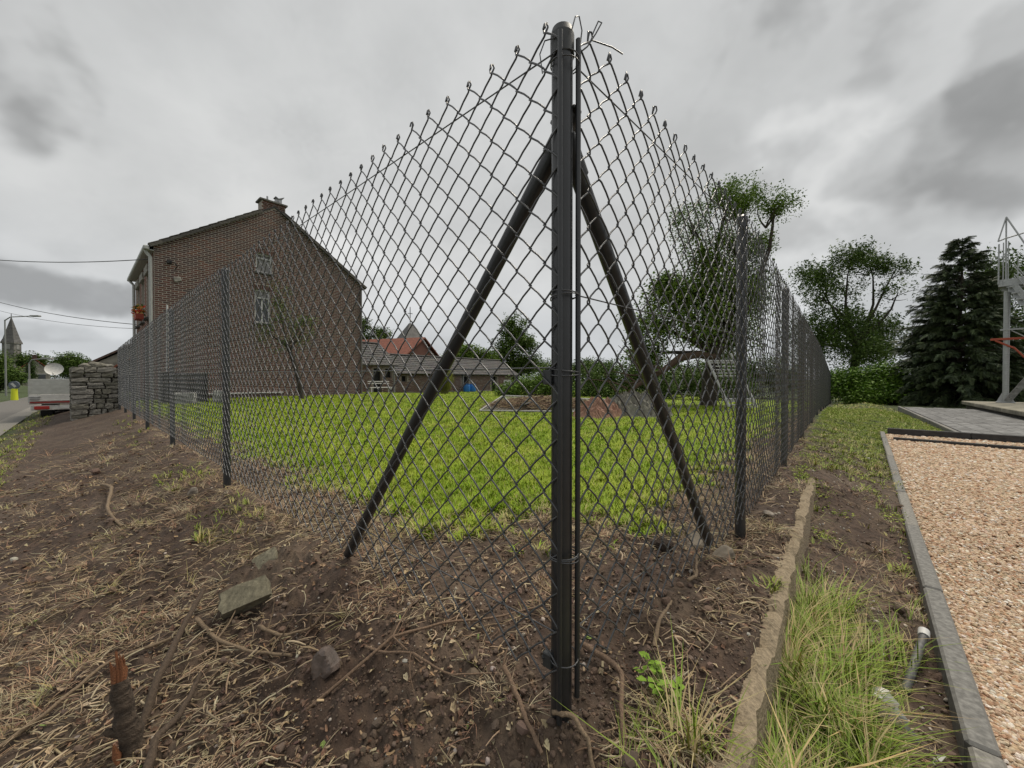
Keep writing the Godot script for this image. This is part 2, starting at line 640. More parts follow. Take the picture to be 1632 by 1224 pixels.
	# paving of grey blocks
	var pav := Node3D.new()
	pav.name = "paving"
	add_child(pav)
	pav.position = W(9.1, 0, -2.12); pav.rotation.y = YAW
	tag(pav, "", "", "", "structure")
	var bed := MB.new(); bed.box(Vector3(4.6, -0.27, 1.5), Vector3(9.2, 0.1, 3.0))
	part("bedding", bed, mat("bedding", Color(0.12, 0.115, 0.11), 0.95, 0.0, "fine", 4.0), pav)
	var pm := []
	for k in 5:
		var g := 0.17 + 0.025 * k
		pm.append(mat("paver%d" % k, Color(g, g * 1.005, g * 1.01), 0.75, 0.0, "blotch", 1.7 + 0.3 * k, 0.1))
	var pb := MB.new(); pb.box(Vector3(0, -0.03, 0), Vector3(0.352, 0.06, 0.232), Basis(), 0.006)
	var pmesh := pb.mesh()
	for i in 25:
		for j in 11:
			part("paver", pmesh, pm[rng.randi() % 5], pav, Transform3D(Basis(Vector3.UP, rnd(-0.006, 0.006)), Vector3(0.2 + (i + (0.5 if j % 2 else 0.0)) * 0.36, -0.203 + rnd(-0.002, 0.002), 0.14 + j * 0.24)))
	run.call(Vector2(9.1, -2.06), Vector2(18.4, -2.06), -0.19, kc, kc2, "grey edging along the left side of the block paving")


# ---------------------------------------------------------------- buildings

func brick_mesh() -> ArrayMesh:
	var mb := MB.new()
	mb.box(Vector3.ZERO, Vector3(0.195, 0.051, 0.03), Basis(), 0.004)
	return mb.mesh()


func build_house() -> void:
	var t := thing("brick_house", W(1.1, 0, 17.9), YAW, "two-storey brown brick house with a gable end and short chimney behind the fence", "house")
	var mortar := mat("mortar", Color(0.42, 0.375, 0.325), 0.95, 0.0, "subtle", 1.5)
	var gw := 7.65
	var dep := 6.2
	var eave := 5.5
	var apex := 8.12
	var mid := 3.8
	# mortar body of the gable, split round its two windows
	var wins := [[3.04, 3.61, 3.13, 4.53], [3.1, 3.7, 5.25, 6.05]]
	var wall := MB.new()
	var top := func(x: float) -> float: return eave + (apex - eave) * (x / mid if x < mid else (gw - x) / (gw - mid))
	wall.prism([Vector2(0, -0.7), Vector2(3.04, -0.7), Vector2(3.04, top.call(3.04)), Vector2(0, eave)], -0.3, 0.0)
	wall.prism([Vector2(3.7, -0.7), Vector2(gw, -0.7), Vector2(gw, eave), Vector2(mid, apex), Vector2(3.7, top.call(3.7))], -0.3, 0.0)
	wall.prism([Vector2(3.04, -0.7), Vector2(3.7, -0.7), Vector2(3.7, 3.13), Vector2(3.04, 3.13)], -0.3, 0.0)
	wall.prism([Vector2(3.61, 3.13), Vector2(3.7, 3.13), Vector2(3.7, 4.53), Vector2(3.61, 4.53)], -0.3, 0.0)
	wall.prism([Vector2(3.04, 4.53), Vector2(3.7, 4.53), Vector2(3.7, 5.25), Vector2(3.04, 5.25)], -0.3, 0.0)
	wall.prism([Vector2(3.04, 5.25), Vector2(3.1, 5.25), Vector2(3.1, 6.05), Vector2(3.04, 6.05)], -0.3, 0.0)
	wall.prism([Vector2(3.04, 6.05), Vector2(3.7, 6.05), Vector2(3.7, top.call(3.7)), Vector2(3.04, top.call(3.04))], -0.3, 0.0)
	part("wall", wall, mortar, t)
	# the other three walls
	var fw := MB.new()
	var fwin := []
	for k in 3: fwin.append([-1.25 - k * 1.75, -2.15 - k * 1.75])
	var z0 := -0.302
	for k in 3:
		var a: Array = fwin[k]
		fw.box(Vector3(0.15, (eave - 0.7) * 0.5, (z0 + a[0]) * 0.5), Vector3(0.3, eave + 0.7, z0 - a[0]))
		fw.box(Vector3(0.15, 1.2, (a[0] + a[1]) * 0.5), Vector3(0.3, 3.8, a[0] - a[1]))
		fw.box(Vector3(0.15, 5.15, (a[0] + a[1]) * 0.5), Vector3(0.3, 0.7, a[0] - a[1]))
		z0 = a[1]
	fw.box(Vector3(0.15, (eave - 0.7) * 0.5, (z0 - dep) * 0.5), Vector3(0.3, eave + 0.7, z0 + dep))
	part("wall", fw, mortar, t)
	var bw := MB.new()
	bw.box(Vector3(gw - 0.15, (eave - 0.7) * 0.5, -dep * 0.5 - 0.1), Vector3(0.3, eave + 0.69, dep - 0.5))
	bw.prism([Vector2(0, -0.7), Vector2(gw, -0.7), Vector2(gw, eave - 0.01), Vector2(mid, apex - 0.01), Vector2(0, eave - 0.01)], -dep - 0.25, -dep - 0.003)
	part("wall", bw, mortar, t)
	# bricks
	var bm := brick_mesh()
	var items := []
	var rows := 110
	for r in rows:
		var y := -0.05 + r * 0.0745
		for k in 36:
			var x := 0.11 + k * 0.2185 + (0.109 if r % 2 else 0.0)
			if x > gw - 0.10 or y > top.call(x - 0.105) + 0.0 or y > top.call(x + 0.105) + 0.0: continue
			var skip := false
			for w in wins:
				if x > w[0] - 0.1 and x < w[1] + 0.1 and y > w[2] - 0.03 and y < w[3] + 0.2:
					skip = true
					for e in [[x - 0.096, w[0] - 0.006], [w[1] + 0.006, x + 0.096]]:      # cut bricks beside the opening
						var l: float = e[1] - e[0]
						if l > 0.04 and l < 0.19: items.append([Transform3D(Basis.from_scale(Vector3(l / 0.191, 1, 1)), Vector3((e[0] + e[1]) * 0.5, y, -0.009)), vary(Color(0.158, 0.068, 0.051), 0.22)])
			if skip: continue
			var c := Color(0.158, 0.068, 0.051)
			if rng.randf() < 0.25: c = Color(0.11, 0.066, 0.060)
			if rng.randf() < 0.2: c = Color(0.195, 0.085, 0.060)
			var line := absf((x - 3.75) - (y - 8.1) * 0.75)       # a diagonal band of newer, redder bricks runs down from the chimney
			if y > 5.75 and line < 0.35 + n_a.get_noise_2d(x * 40.0, y * 40.0) * 0.5: c = Color(0.26, 0.082, 0.040)
			if y < 2.0: c = c.lerp(Color(0.21, 0.092, 0.078), 0.6)
			items.append([Transform3D(Basis(), Vector3(x, y, -0.009 + rnd(-0.002, 0.002))), vary(c, 0.22)])
		if r % 2 and y < eave - 0.05:                  # half bricks close the odd courses
			for x in [0.056, gw - 0.056]:
				items.append([Transform3D(Basis.from_scale(Vector3(0.48, 1, 1)), Vector3(x, y, -0.009)), vary(Color(0.165, 0.084, 0.067), 0.25)])
	var front := []
	for r in 75:
		var y := -0.05 + r * 0.0745
		for k in 28:
			var z := -0.12 - k * 0.2185 - (0.109 if r % 2 else 0.0)
			if z < -dep + 0.1 or y > eave - 0.04: continue
			var skip := false
			for w in fwin:
				if z < w[0] + 0.1 and z > w[1] - 0.1 and y > 3.06 and y < 5.1: skip = true
			if skip: continue
			front.append([Transform3D(Basis(Vector3.UP, PI / 2), Vector3(0.009 + rnd(-0.002, 0.002), y, z)), vary(Color(0.27, 0.10, 0.066), 0.18)])
	var brick_mats := {}
	var eye := t.global_transform.affine_inverse() * Vector3(0, 0.75, 0)
	items.sort_custom(func(a, b): return a[0].origin.distance_squared_to(eye) - maxf(a[0].origin.y - 3.0, 0.0) * 20.0 < b[0].origin.distance_squared_to(eye) - maxf(b[0].origin.y - 3.0, 0.0) * 20.0)
	var vm := mat("brick", Color(1, 1, 1), 0.9, 0.0, "fine", 6.0, 0.2, true)
	for k in 8:
		var c: Color = [Color(0.165, 0.084, 0.067), Color(0.11, 0.066, 0.060), Color(0.195, 0.085, 0.060), Color(0.165, 0.088, 0.072), Color(0.13, 0.070, 0.058), Color(0.22, 0.088, 0.055), Color(0.155, 0.08, 0.065), Color(0.12, 0.072, 0.065)][k]
		brick_mats[k] = mat("brick_tone%d" % k, c, 0.9, 0.0, "fine", 6.0, 0.2)
	var xf := []
	var cs := PackedColorArray()
	for k in items.size():
		if k < 300:
			part("brick", bm, brick_mats[rng.randi() % 8], t, items[k][0])
		else:
			xf.append(items[k][0]); cs.append(items[k][1])
	many("gable_bricks", bm, vm, xf, cs, t)
	xf = []; cs = PackedColorArray()
	for it in front:
		xf.append(it[0]); cs.append(it[1])
	many("front_bricks", bm, vm, xf, cs, t)
	# soldier courses over the gable windows
	var arch_x := []
	var arch_c := PackedColorArray()
	for w in wins:
		var cnt := 11
		for k in cnt:
			var f := (k + 0.5) / cnt
			var x: float = lerpf(w[0] - 0.08, w[1] + 0.08, f)
			arch_x.append(Transform3D(Basis(Vector3.BACK, PI / 2 + (f - 0.5) * -0.35), Vector3(x, w[3] + 0.11 - absf(f - 0.5) * 0.07, -0.006)))
			arch_c.append(vary(Color(0.15, 0.062, 0.045), 0.2))
	many("arch_bricks", bm, vm, arch_x, arch_c, t)
	# windows
	var white := mat("white_paint", Color(0.66, 0.66, 0.64), 0.55, 0.0, "subtle", 2.0)
	var glass := mat("window_glass", Color(0.05, 0.055, 0.06), 0.06)
	var blind := mat("blind", Color(0.42, 0.41, 0.40), 0.8, 0.0, "blotch", 1.0)
	for k in 2:
		var w: Array = wins[k]
		var cx: float = (w[0] + w[1]) * 0.5
		var cyy: float = (w[2] + w[3]) * 0.5
		var ww: float = w[1] - w[0]
		var hh: float = w[3] - w[2]
		var f := MB.new()
		f.box(Vector3(0, 0, -0.03), Vector3(ww - 0.03, hh - 0.03, 0.02))
		var win := part("window", f, blind if k == 1 else glass, t, Transform3D(Basis(), Vector3(cx, cyy, -0.12)))
		var fr := MB.new()
		for sg in [-1.0, 1.0]:
			fr.box(Vector3(sg * (ww * 0.5 - 0.03), 0, 0), Vector3(0.06, hh, 0.06), Basis(), 0.006)
			fr.box(Vector3(0, sg * (hh * 0.5 - 0.03), 0.001), Vector3(ww - 0.122, 0.06, 0.06), Basis(), 0.006)
		fr.box(Vector3(0, hh * 0.26, 0.002), Vector3(ww - 0.122, 0.06, 0.05))
		if k == 0:
			fr.box(Vector3(0, -0.13, 0.0), Vector3(0.05, hh * 0.72, 0.045))
		part("frame", fr, white, win)
		if k == 0:
			var cu := MB.new(); cu.box(Vector3(0, hh * 0.39, -0.012), Vector3(ww - 0.13, hh * 0.2, 0.02))
			part("blind", cu, blind, win)
		var sill := MB.new(); sill.box(Vector3(0, -hh * 0.5 - 0.035, 0.1), Vector3(ww + 0.12, 0.07, 0.2), Basis(), 0.008)
		part("sill", sill, mat("bluestone", Color(0.18, 0.18, 0.175), 0.8, 0.0, "blotch", 2.0), win)
	for a in fwin:
		var f := MB.new()
		f.box(Vector3.ZERO, Vector3(0.03, 1.68, 0.88))
		var win := part("window", f, glass, t, Transform3D(Basis(), Vector3(0.12, 3.95, (a[0] + a[1]) * 0.5)))
		var fr := MB.new()
		for sg in [-1.0, 1.0]:
			fr.box(Vector3(-0.02, 0, sg * 0.41), Vector3(0.06, 1.68, 0.06))
			fr.box(Vector3(-0.021, sg * 0.81, 0), Vector3(0.06, 0.06, 0.758))
		fr.box(Vector3(-0.022, 0, 0), Vector3(0.05, 1.56, 0.05))
		part("frame", fr, white, win)
		var li := MB.new()
		li.box(Vector3(-0.15, 1.0, 0), Vector3(0.1, 0.3, 1.1), Basis(), 0.01)
		part("lintel", li, mat("pale_stone", Color(0.46, 0.44, 0.39), 0.85, 0.0, "blotch", 2.0), win)
		var sl := MB.new()
		sl.box(Vector3(-0.13, -0.88, 0), Vector3(0.22, 0.07, 1.0), Basis(), 0.008)
		part("sill", sl, mat("bluestone", Color.BLACK), win)
	# chimney with its coping, cowl and pipe
	var ch := MB.new(); ch.box(Vector3(3.775, 7.92, -0.27), Vector3(0.89, 0.8, 0.5))
	var roof_mat := mat("roof_tile", Color(0.055, 0.052, 0.05), 0.75, 0.0, "blotch", 3.0, 0.2)
	# roof slabs
	var rf := MB.new()
	for sg in [0, 1]:
		var a := Vector2(-0.12, eave - 0.09) if sg == 0 else Vector2(gw + 0.22, eave - 0.15)
		var b := Vector2(mid, apex)
		var up := Vector2(0, 0.07)
		rf.prism([a, b, b + up, a + up] , -dep - 0.3, 0.05)
	var roof := part("roof", rf, roof_mat, t)
	var chim := part("chimney", ch, mortar, roof)
	var cb := []
	var cbc := PackedColorArray()
	for r in 12:
		for k in 4:
			var x := 3.44 + k * 0.2185 + (0.04 if r % 2 else -0.02)
			if r < 3 : continue
			cb.append(Transform3D(Basis(), Vector3(minf(x, 4.115), 7.46 + r * 0.0745, -0.02 + 0.004))); cbc.append(vary(Color(0.15, 0.065, 0.045), 0.25))
	many("chimney_bricks", bm, vm, cb, cbc, roof)
	var cp := MB.new(); cp.box(Vector3(3.775, 8.35, -0.27), Vector3(1.06, 0.075, 0.62), Basis(), 0.012)
	part("coping", cp, mat("cement", Color(0.24, 0.23, 0.21), 0.9, 0.0, "blotch", 2.0), roof)
	var cw := MB.new(); cw.box(Vector3(4.02, 8.50, -0.25), Vector3(0.22, 0.22, 0.22), Basis(), 0.01)
	cw.box(Vector3(4.06, 8.65, -0.25), Vector3(0.34, 0.02, 0.3), Basis(Vector3.BACK, 0.5))
	cw.box(Vector3(3.94, 8.64, -0.25), Vector3(0.16, 0.02, 0.3), Basis(Vector3.BACK, -0.5))
	part("cowl", cw, mat("galvanised", Color(0.52, 0.53, 0.54), 0.45, 0.6, "blotch", 3.0), roof)
	var pp := MB.new(); pp.tube([Vector3(3.6, 8.37, -0.25), Vector3(3.6, 8.62, -0.25)], 0.035, 8)
	part("pipe", pp, mats["galvanised"], roof)
	# verge tiles, each lapping the next
	var vt := MB.new()
	vt.box(Vector3.ZERO, Vector3(0.40, 0.05, 0.20), Basis(), 0.008)
	vt.box(Vector3(0, -0.05, 0.085), Vector3(0.40, 0.12, 0.03), Basis(), 0.006)
	var vmesh := vt.mesh()
	var vtone := [mat("verge_a", Color(0.15, 0.14, 0.12), 0.85, 0.0, "blotch", 4.0), mat("verge_b", Color(0.12, 0.112, 0.10), 0.85, 0.0, "blotch", 4.0), mat("verge_c", Color(0.18, 0.165, 0.14), 0.85, 0.0, "blotch", 4.0)]
	for sg in [0, 1]:
		var a := Vector2(-0.12, eave - 0.0) if sg == 0 else Vector2(gw + 0.22, eave - 0.06)
		var b := Vector2(mid, apex + 0.09)
		var l := a.distance_to(b)
		var cnt := int(l / 0.34)
		var an := atan2(b.y - a.y, b.x - a.x)
		for k in cnt:
			var p := a.lerp(b, (k + 0.5) / cnt)
			if absf(p.x - 3.775) < 0.42: continue
			part("verge_tile", vmesh, vtone[rng.randi() % 3], roof, Transform3D(Basis(Vector3.BACK, an + (-0.055 if sg == 0 else 0.055) + (0.0 if sg == 0 else PI)), Vector3(p.x, p.y, 0.06 + rnd(-0.004, 0.004))))
	# gutter and down pipes on the road side
	var zinc := mat("zinc", Color(0.50, 0.51, 0.49), 0.6, 0.2, "subtle", 2.0)
	var gu := MB.new()
	gu.box(Vector3(-0.20, eave - 0.14, -dep * 0.5 - 0.1), Vector3(0.16, 0.15, dep + 0.5), Basis(), 0.03)
	gu.box(Vector3(-0.07, eave - 0.185, -dep * 0.5 - 0.1), Vector3(0.13, 0.03, dep + 0.3))
	part("gutter", gu, zinc, t)
	for z in [-0.05, -dep + 0.02]:
		var dp := MB.new()
		dp.tube([Vector3(-0.2, eave - 0.20, z), Vector3(-0.19, eave - 0.27, z), Vector3(-0.085, eave - 0.42, z), Vector3(-0.085, -0.4, z)], 0.055, 10)
		part("down_pipe", dp, zinc, t)
	var dr := MB.new()
	dr.tube([Vector3(gw - 0.03, eave - 0.1, 0.07), Vector3(gw - 0.03, 0.0, 0.07)], 0.045, 8)
	part("down_pipe", dr, mat("brown_pipe", Color(0.12, 0.11, 0.10), 0.6), t)
	# small things on the wall
	var pl := MB.new()
	pl.box(Vector3(0.62, 4.42, 0.03), Vector3(0.22, 0.16, 0.06), Basis(Vector3.BACK, 0.3), 0.02)
	part("mortar_patch", pl, mat("pale_stone", Color.BLACK), t)
	var hk := MB.new()
	hk.tube([Vector3(0.42, 5.0, 0.02), Vector3(0.42, 5.0, 0.16), Vector3(0.55, 4.98, 0.18), Vector3(0.6, 4.86, 0.16), Vector3(0.55, 4.75, 0.05)], 0.018, 6)
	hk.box(Vector3(0.4, 5.0, 0.06), Vector3(0.14, 0.12, 0.1), Basis(), 0.01)
	part("cable_hook", hk, mat("black_iron", Color(0.02, 0.02, 0.02), 0.5), t)
	var bs := MB.new()
	bs.box(Vector3(2.1, 0.20, 0.09), Vector3(3.9, 0.05, 0.12), Basis(), 0.008)
	part("plinth_board", bs, white, t)
	# flowers hung on the front sill
	var fb := thing("flower_box", t.transform * Vector3(-0.28, 3.1, -1.55), YAW, "window box with orange and red flowers on the brick house front", "flower box")
	var fbx := MB.new(); fbx.box(Vector3(0, 0, 0), Vector3(0.22, 0.2, 0.7), Basis(), 0.01)
	part("box", fbx, mat("terracotta", Color(0.30, 0.05, 0.03), 0.7), fb)
	var fl := MB.new()
	for k in 90:
		var d := rdir()
		fl.col = [Color(0.55, 0.06, 0.03), Color(0.62, 0.25, 0.03), Color(0.6, 0.35, 0.12), Color(0.08, 0.14, 0.03)][rng.randi() % 4]
		fl.leaf(Vector3(rnd(-0.16, 0.12), rnd(0.08, 0.42), rnd(-0.35, 0.35)), d, rdir(), 0.12, 0.1)
	part("flowers", fl, mat("petals", Color(1, 1, 1), 0.8, 0.0, "", 1.0, 0.0, true), fb)


func gable_house(called: String, at: Vector3, turn: float, size: Vector3, rise: float, wall_m: Material, roof_m: Material, label: String, chimneys := 1) -> Node3D:
	var t := thing(called, at, turn, label, "house", "far houses")
	var w := MB.new()
	w.prism([Vector2(-size.x / 2, -1.5), Vector2(size.x / 2, -1.5), Vector2(size.x / 2, size.y), Vector2(0, size.y + rise), Vector2(-size.x / 2, size.y)], -size.z / 2, size.z / 2)
	part("wall", w, wall_m, t)
	var r := MB.new()
	for sg in [-1.0, 1.0]:
		var a := Vector2(sg * (size.x / 2 + 0.3), size.y - 0.1)
		var b := Vector2(0, size.y + rise + 0.16)
		r.prism([a, b, b + Vector2(0, 0.14), a + Vector2(0, 0.14)], -size.z / 2 - 0.25, size.z / 2 + 0.25)
	var rf := part("roof", r, roof_m, t)
	for k in chimneys:
		var c := MB.new(); c.box(Vector3(0, size.y + rise + 0.5, (k - 0.5) * size.z * 0.6), Vector3(0.6, 1.2, 0.6), Basis(), 0.03)
		part("chimney", c, mat("dark_brick", Color(0.09, 0.06, 0.05), 0.9, 0.0, "fine", 3.0), rf)
	var g := mat("window_glass", Color.BLACK)
	for sg in [-1.0, 1.0]:
		var wn := MB.new(); wn.box(Vector3(sg * size.x * 0.22, size.y * 0.55, size.z / 2 + 0.02), Vector3(0.9, 1.2, 0.08))
		var wp := part("window", wn, g, t)
		var fr := MB.new()
		fr.box(Vector3(sg * size.x * 0.22, size.y * 0.55 + 0.63, size.z / 2 + 0.03), Vector3(1.05, 0.08, 0.12)); fr.box(Vector3(sg * size.x * 0.22, size.y * 0.55 - 0.64, size.z / 2 + 0.05), Vector3(1.1, 0.08, 0.16))
		part("frame", fr, mats["white_paint"], wp)
	return t


func build_outbuilding() -> void:
	var t := thing("outbuilding", W(10.9, -0.12, 22.7), YAW, "long low brick outbuilding with dark tiled roof at the back of the lawn", "outbuilding")
	var mortar: Material = mats["mortar"]
	var secs := [[0.0, 2.7, 1.86, 3.45, [[1.15, 1.75, -0.2, 1.62], [2.0, 2.5, 1.0, 1.62]]], [2.702, 15.6, 1.32, 2.72, [[0.55, 1.0, 0.72, 1.12], [6.2, 6.9, 0.4, 1.12], [9.6, 10.3, -0.2, 1.12], [12.2, 12.9, 0.2, 1.1]]]]
	var bm := brick_mesh()
	var xf := []
	var cs := PackedColorArray()
	var dark := mat("dark_opening", Color(0.012, 0.012, 0.012), 0.6)
	for sec in secs:
		var x0: float = sec[0]
		var x1: float = sec[1]
		var e: float = sec[2]
		var w := MB.new()
		var last := x0
		for o in sec[4]:
			w.box(Vector3((last + x0 + o[0]) * 0.5, e * 0.5 - 0.3, -0.125), Vector3(x0 + o[0] - last, e + 0.6, 0.25))
			w.box(Vector3(x0 + (o[0] + o[1]) * 0.5, (o[3] + e) * 0.5, -0.125), Vector3(o[1] - o[0], e - o[3], 0.25))
			if o[2] > 0.0: w.box(Vector3(x0 + (o[0] + o[1]) * 0.5, (o[2] - 0.6) * 0.5, -0.125), Vector3(o[1] - o[0], o[2] + 0.6, 0.25))
			last = x0 + o[1]
			var d := MB.new(); d.box(Vector3(x0 + (o[0] + o[1]) * 0.5, (o[2] + o[3]) * 0.5, -0.32), Vector3(o[1] - o[0] + 0.2, o[3] - o[2] + 0.2, 0.04))
			part("door" if o[2] < 0.0 else "window", d, dark, t)
		w.box(Vector3((last + x1) * 0.5, e * 0.5 - 0.3, -0.125), Vector3(x1 - last, e + 0.6, 0.25))
		for x in [x0, x1 - 0.2]:
			w.prism([Vector2(-4.2, -0.6), Vector2(-0.252, -0.6), Vector2(-0.252, e), Vector2(-2.2, sec[3] - 0.06), Vector2(-4.2, e)], 0, 0.2)
			# that prism stands along z; turn it into the end wall
			var cnt := w.v.size()
			var k := cnt - 1
			while k >= cnt - 3 * (2 * 3 + 5 * 2):
				var p := w.v[k]
				var nn := w.n[k]
				w.v[k] = Vector3(x + p.z, p.y, p.x); w.n[k] = Vector3(nn.z, nn.y, nn.x)
				k -= 1
		part("wall", w, mortar, t)
		for r in int(e / 0.0745):
			var y := 0.0 + r * 0.0745
			for k in int((x1 - x0) / 0.2185):
				var x := x0 + 0.11 + k * 0.2185 + (0.1 if r % 2 else 0.0)
				if x > x1 - 0.1: continue
				var skip := false
				for o in sec[4]:
					if x > x0 + o[0] - 0.1 and x < x0 + o[1] + 0.1 and y > o[2] - 0.03 and y < o[3] + 0.03: skip = true
				if skip: continue
				var c := Color(0.22, 0.10, 0.074)
				if rng.randf() < 0.2: c = Color(0.40, 0.31, 0.26)
				xf.append(Transform3D(Basis(), Vector3(x, y, 0.0))); cs.append(vary(c, 0.25))
		# tiled roof
		var und := MB.new()
		var rd := 2.2
		und.poly([Vector3(x0 - 0.1, e + 0.0, 0.28), Vector3(x1 + 0.1, e + 0.0, 0.28), Vector3(x1 + 0.1, sec[3] - 0.05, -rd), Vector3(x0 - 0.1, sec[3] - 0.05, -rd)], Vector3(x0, 0, -rd))
		und.poly([Vector3(x0 - 0.1, e + 0.0, -4.6), Vector3(x1 + 0.1, e + 0.0, -4.6), Vector3(x1 + 0.1, sec[3] - 0.05, -rd), Vector3(x0 - 0.1, sec[3] - 0.05, -rd)], Vector3(x0, 0, -rd))
		var roof := part("roof", und, mats["roof_tile"], t)
		var tm := MB.new()
		for q in 5:
			var a0 := -0.15 + q * 0.06
			tm.poly([Vector3(a0, sin(q * 1.25) * 0.02, -0.18), Vector3(a0 + 0.06, sin((q + 1) * 1.25) * 0.02, -0.18), Vector3(a0 + 0.06, sin((q + 1) * 1.25) * 0.02 + 0.02, 0.18), Vector3(a0, sin(q * 1.25) * 0.02 + 0.02, 0.18)], Vector3(0, -1, 0))
		tm.box(Vector3(0, 0.0, 0.18), Vector3(0.3, 0.035, 0.012))
		var tx := []
		var tc := PackedColorArray()
		var run := Vector2(rd + 0.32, sec[3] - e).length()
		var an := atan2(sec[3] - e, rd + 0.28)
		var rws := int(run / 0.3)
		for r in rws:
			for k in int((x1 - x0 + 0.2) / 0.3) + 1:
				var f := (r + 0.5) / rws
				tx.append(Transform3D(Basis(Vector3.RIGHT, an - 0.06), Vector3(x0 + 0.05 + k * 0.298, lerpf(e + 0.03, sec[3], f), lerpf(0.3, -rd, f))))
				tc.append(vary(Color(0.065, 0.062, 0.062), 0.3))
		many("roof_tiles", tm.mesh(), mat("tile_tint", Color(1, 1, 1), 0.7, 0.0, "", 1.0, 0.0, true), tx, tc, roof)
		var rg := MB.new(); rg.tube([Vector3(x0 - 0.1, sec[3] + 0.03, -rd), Vector3(x1 + 0.1, sec[3] + 0.03, -rd)], 0.09, 8)
		part("ridge", rg, mats["roof_tile"], roof)
		var gt := MB.new(); gt.box(Vector3((x0 + x1) * 0.5, e - 0.02, 0.36), Vector3(x1 - x0 + 0.2, 0.08, 0.1), Basis(), 0.02)
		part("gutter", gt, mat("black_iron", Color.BLACK), t)
	many("wall_bricks", bm, mats["brick"], xf, cs, t)
	for x in [2.62, 8.9]:
		var dp := MB.new(); dp.tube([Vector3(x, 1.75 if x < 3.0 else 1.25, 0.1), Vector3(x, -0.1, 0.1)], 0.045, 8)
		part("down_pipe", dp, mat("grey_pipe", Color(0.35, 0.35, 0.35), 0.6), t)


func build_stone_wall() -> void:
	var t := thing("stone_wall", W(0.03, 0, 13.45), YAW, "dry-laid grey stone wall of flat uneven blocks at the far end of the fence", "wall")
	var core := MB.new()
	core.box(Vector3(-0.42, 0.12, -0.17), Vector3(0.76, 1.5, 0.22))
	core.box(Vector3(-0.69, 0.12, -2.2), Vector3(0.2, 1.5, 3.8))
	part("core", core, mat("earth_core", Color(0.035, 0.03, 0.026), 0.95), t)
	var tones := []
	for k in 6:
		var g := 0.20 + 0.035 * k
		tones.append(mat("stone%d" % k, Color(g * 1.06, g, g * (0.80 + 0.02 * k)), 0.9, 0.0, "blotch", 3.0 + k, 0.5))
	var y := -0.62
	var row := 0
	while y < 0.93:
		var h := rnd(0.075, 0.145)
		if y > 0.6: h = rnd(0.10, 0.14)
		var x := -0.84
		while x < 0.0:
			var l := rnd(0.1, 0.24) if y < 0.45 else rnd(0.2, 0.42)
			if x < -0.8: l = rnd(0.2, 0.4)
			l = minf(l, 0.03 - x)
			if l < 0.06: break
			var mb := MB.new()
			var c := Vector3(x + l * 0.5, y + h * 0.5, -0.13)
			stone_block(mb, Vector3(l - 0.012, h - 0.010, 0.26), rng.randi())
			part("stone", mb, tones[rng.randi() % 6], t, Transform3D(Basis.from_euler(Vector3(rnd(-0.02, 0.02), rnd(-0.06, 0.06), rnd(-0.035, 0.035))), c + Vector3(0, 0, rnd(-0.02, 0.025))))
			x += l
		# the road side of the wall
		var z := -0.28
		while z > -4.0:
			var l := rnd(0.2, 0.45)
			var mb := MB.new()
			stone_block(mb, Vector3(l - 0.012, h - 0.010, 0.24), rng.randi())
			part("stone", mb, tones[rng.randi() % 6], t, Transform3D(Basis(Vector3.UP, PI / 2 + rnd(-0.05, 0.05)), Vector3(-0.74, y + h * 0.5, z - l * 0.5)))
			z -= l
		y += h
		row += 1
	for k in 3:
		var mb := MB.new(); mb.rock(Vector3.ZERO, [Vector3(0.34, 0.2, 0.26), Vector3(0.24, 0.12, 0.2), Vector3(0.2, 0.1, 0.2)][k], 300 + k, 9, 0.05, 6)
		part("stone", mb, tones[1 + k], t, Transform3D(Basis(), [Vector3(-0.42, y + 0.05, -0.16), Vector3(-0.62, y + 0.03, -0.15), Vector3(-0.22, y + 0.03, -0.15)][k]))


func stone_block(mb: MB, size: Vector3, seed_: int) -> void:      # a split stone: a box whose faces are broken and corners knocked off
	var g := RandomNumberGenerator.new(); g.seed = seed_
	var n := 3
	var pts := {}
	var at := func(a: int, b: int, c: int) -> Vector3:
		var key := a * 100 + b * 10 + c
		if not pts.has(key):
			var p := Vector3(a / float(n) - 0.5, b / float(n) - 0.5, c / float(n) - 0.5)
			var edge := int(a == 0 or a == n) + int(b == 0 or b == n) + int(c == 0 or c == n)
			if edge > 1: p *= g.randf_range(0.88, 0.99)
			p = p * size + Vector3(g.randf_range(-1, 1), g.randf_range(-1, 1), g.randf_range(-1, 1)) * minf(size.y, 0.12) * 0.09
			pts[key] = p
		return pts[key]
	for a in n:
		for b in n:
			for e in [0, n]:
				for q in [[[a, b, e], [a + 1, b, e], [a + 1, b + 1, e], [a, b + 1, e]], [[a, e, b], [a + 1, e, b], [a + 1, e, b + 1], [a, e, b + 1]], [[e, a, b], [e, a + 1, b], [e, a + 1, b + 1], [e, a, b + 1]]]:
					var p := []
					for w in q: p.append(at.call(w[0], w[1], w[2]))
					mb.poly([p[0], p[1], p[2]], Vector3.ZERO); mb.poly([p[0], p[2], p[3]], Vector3.ZERO)


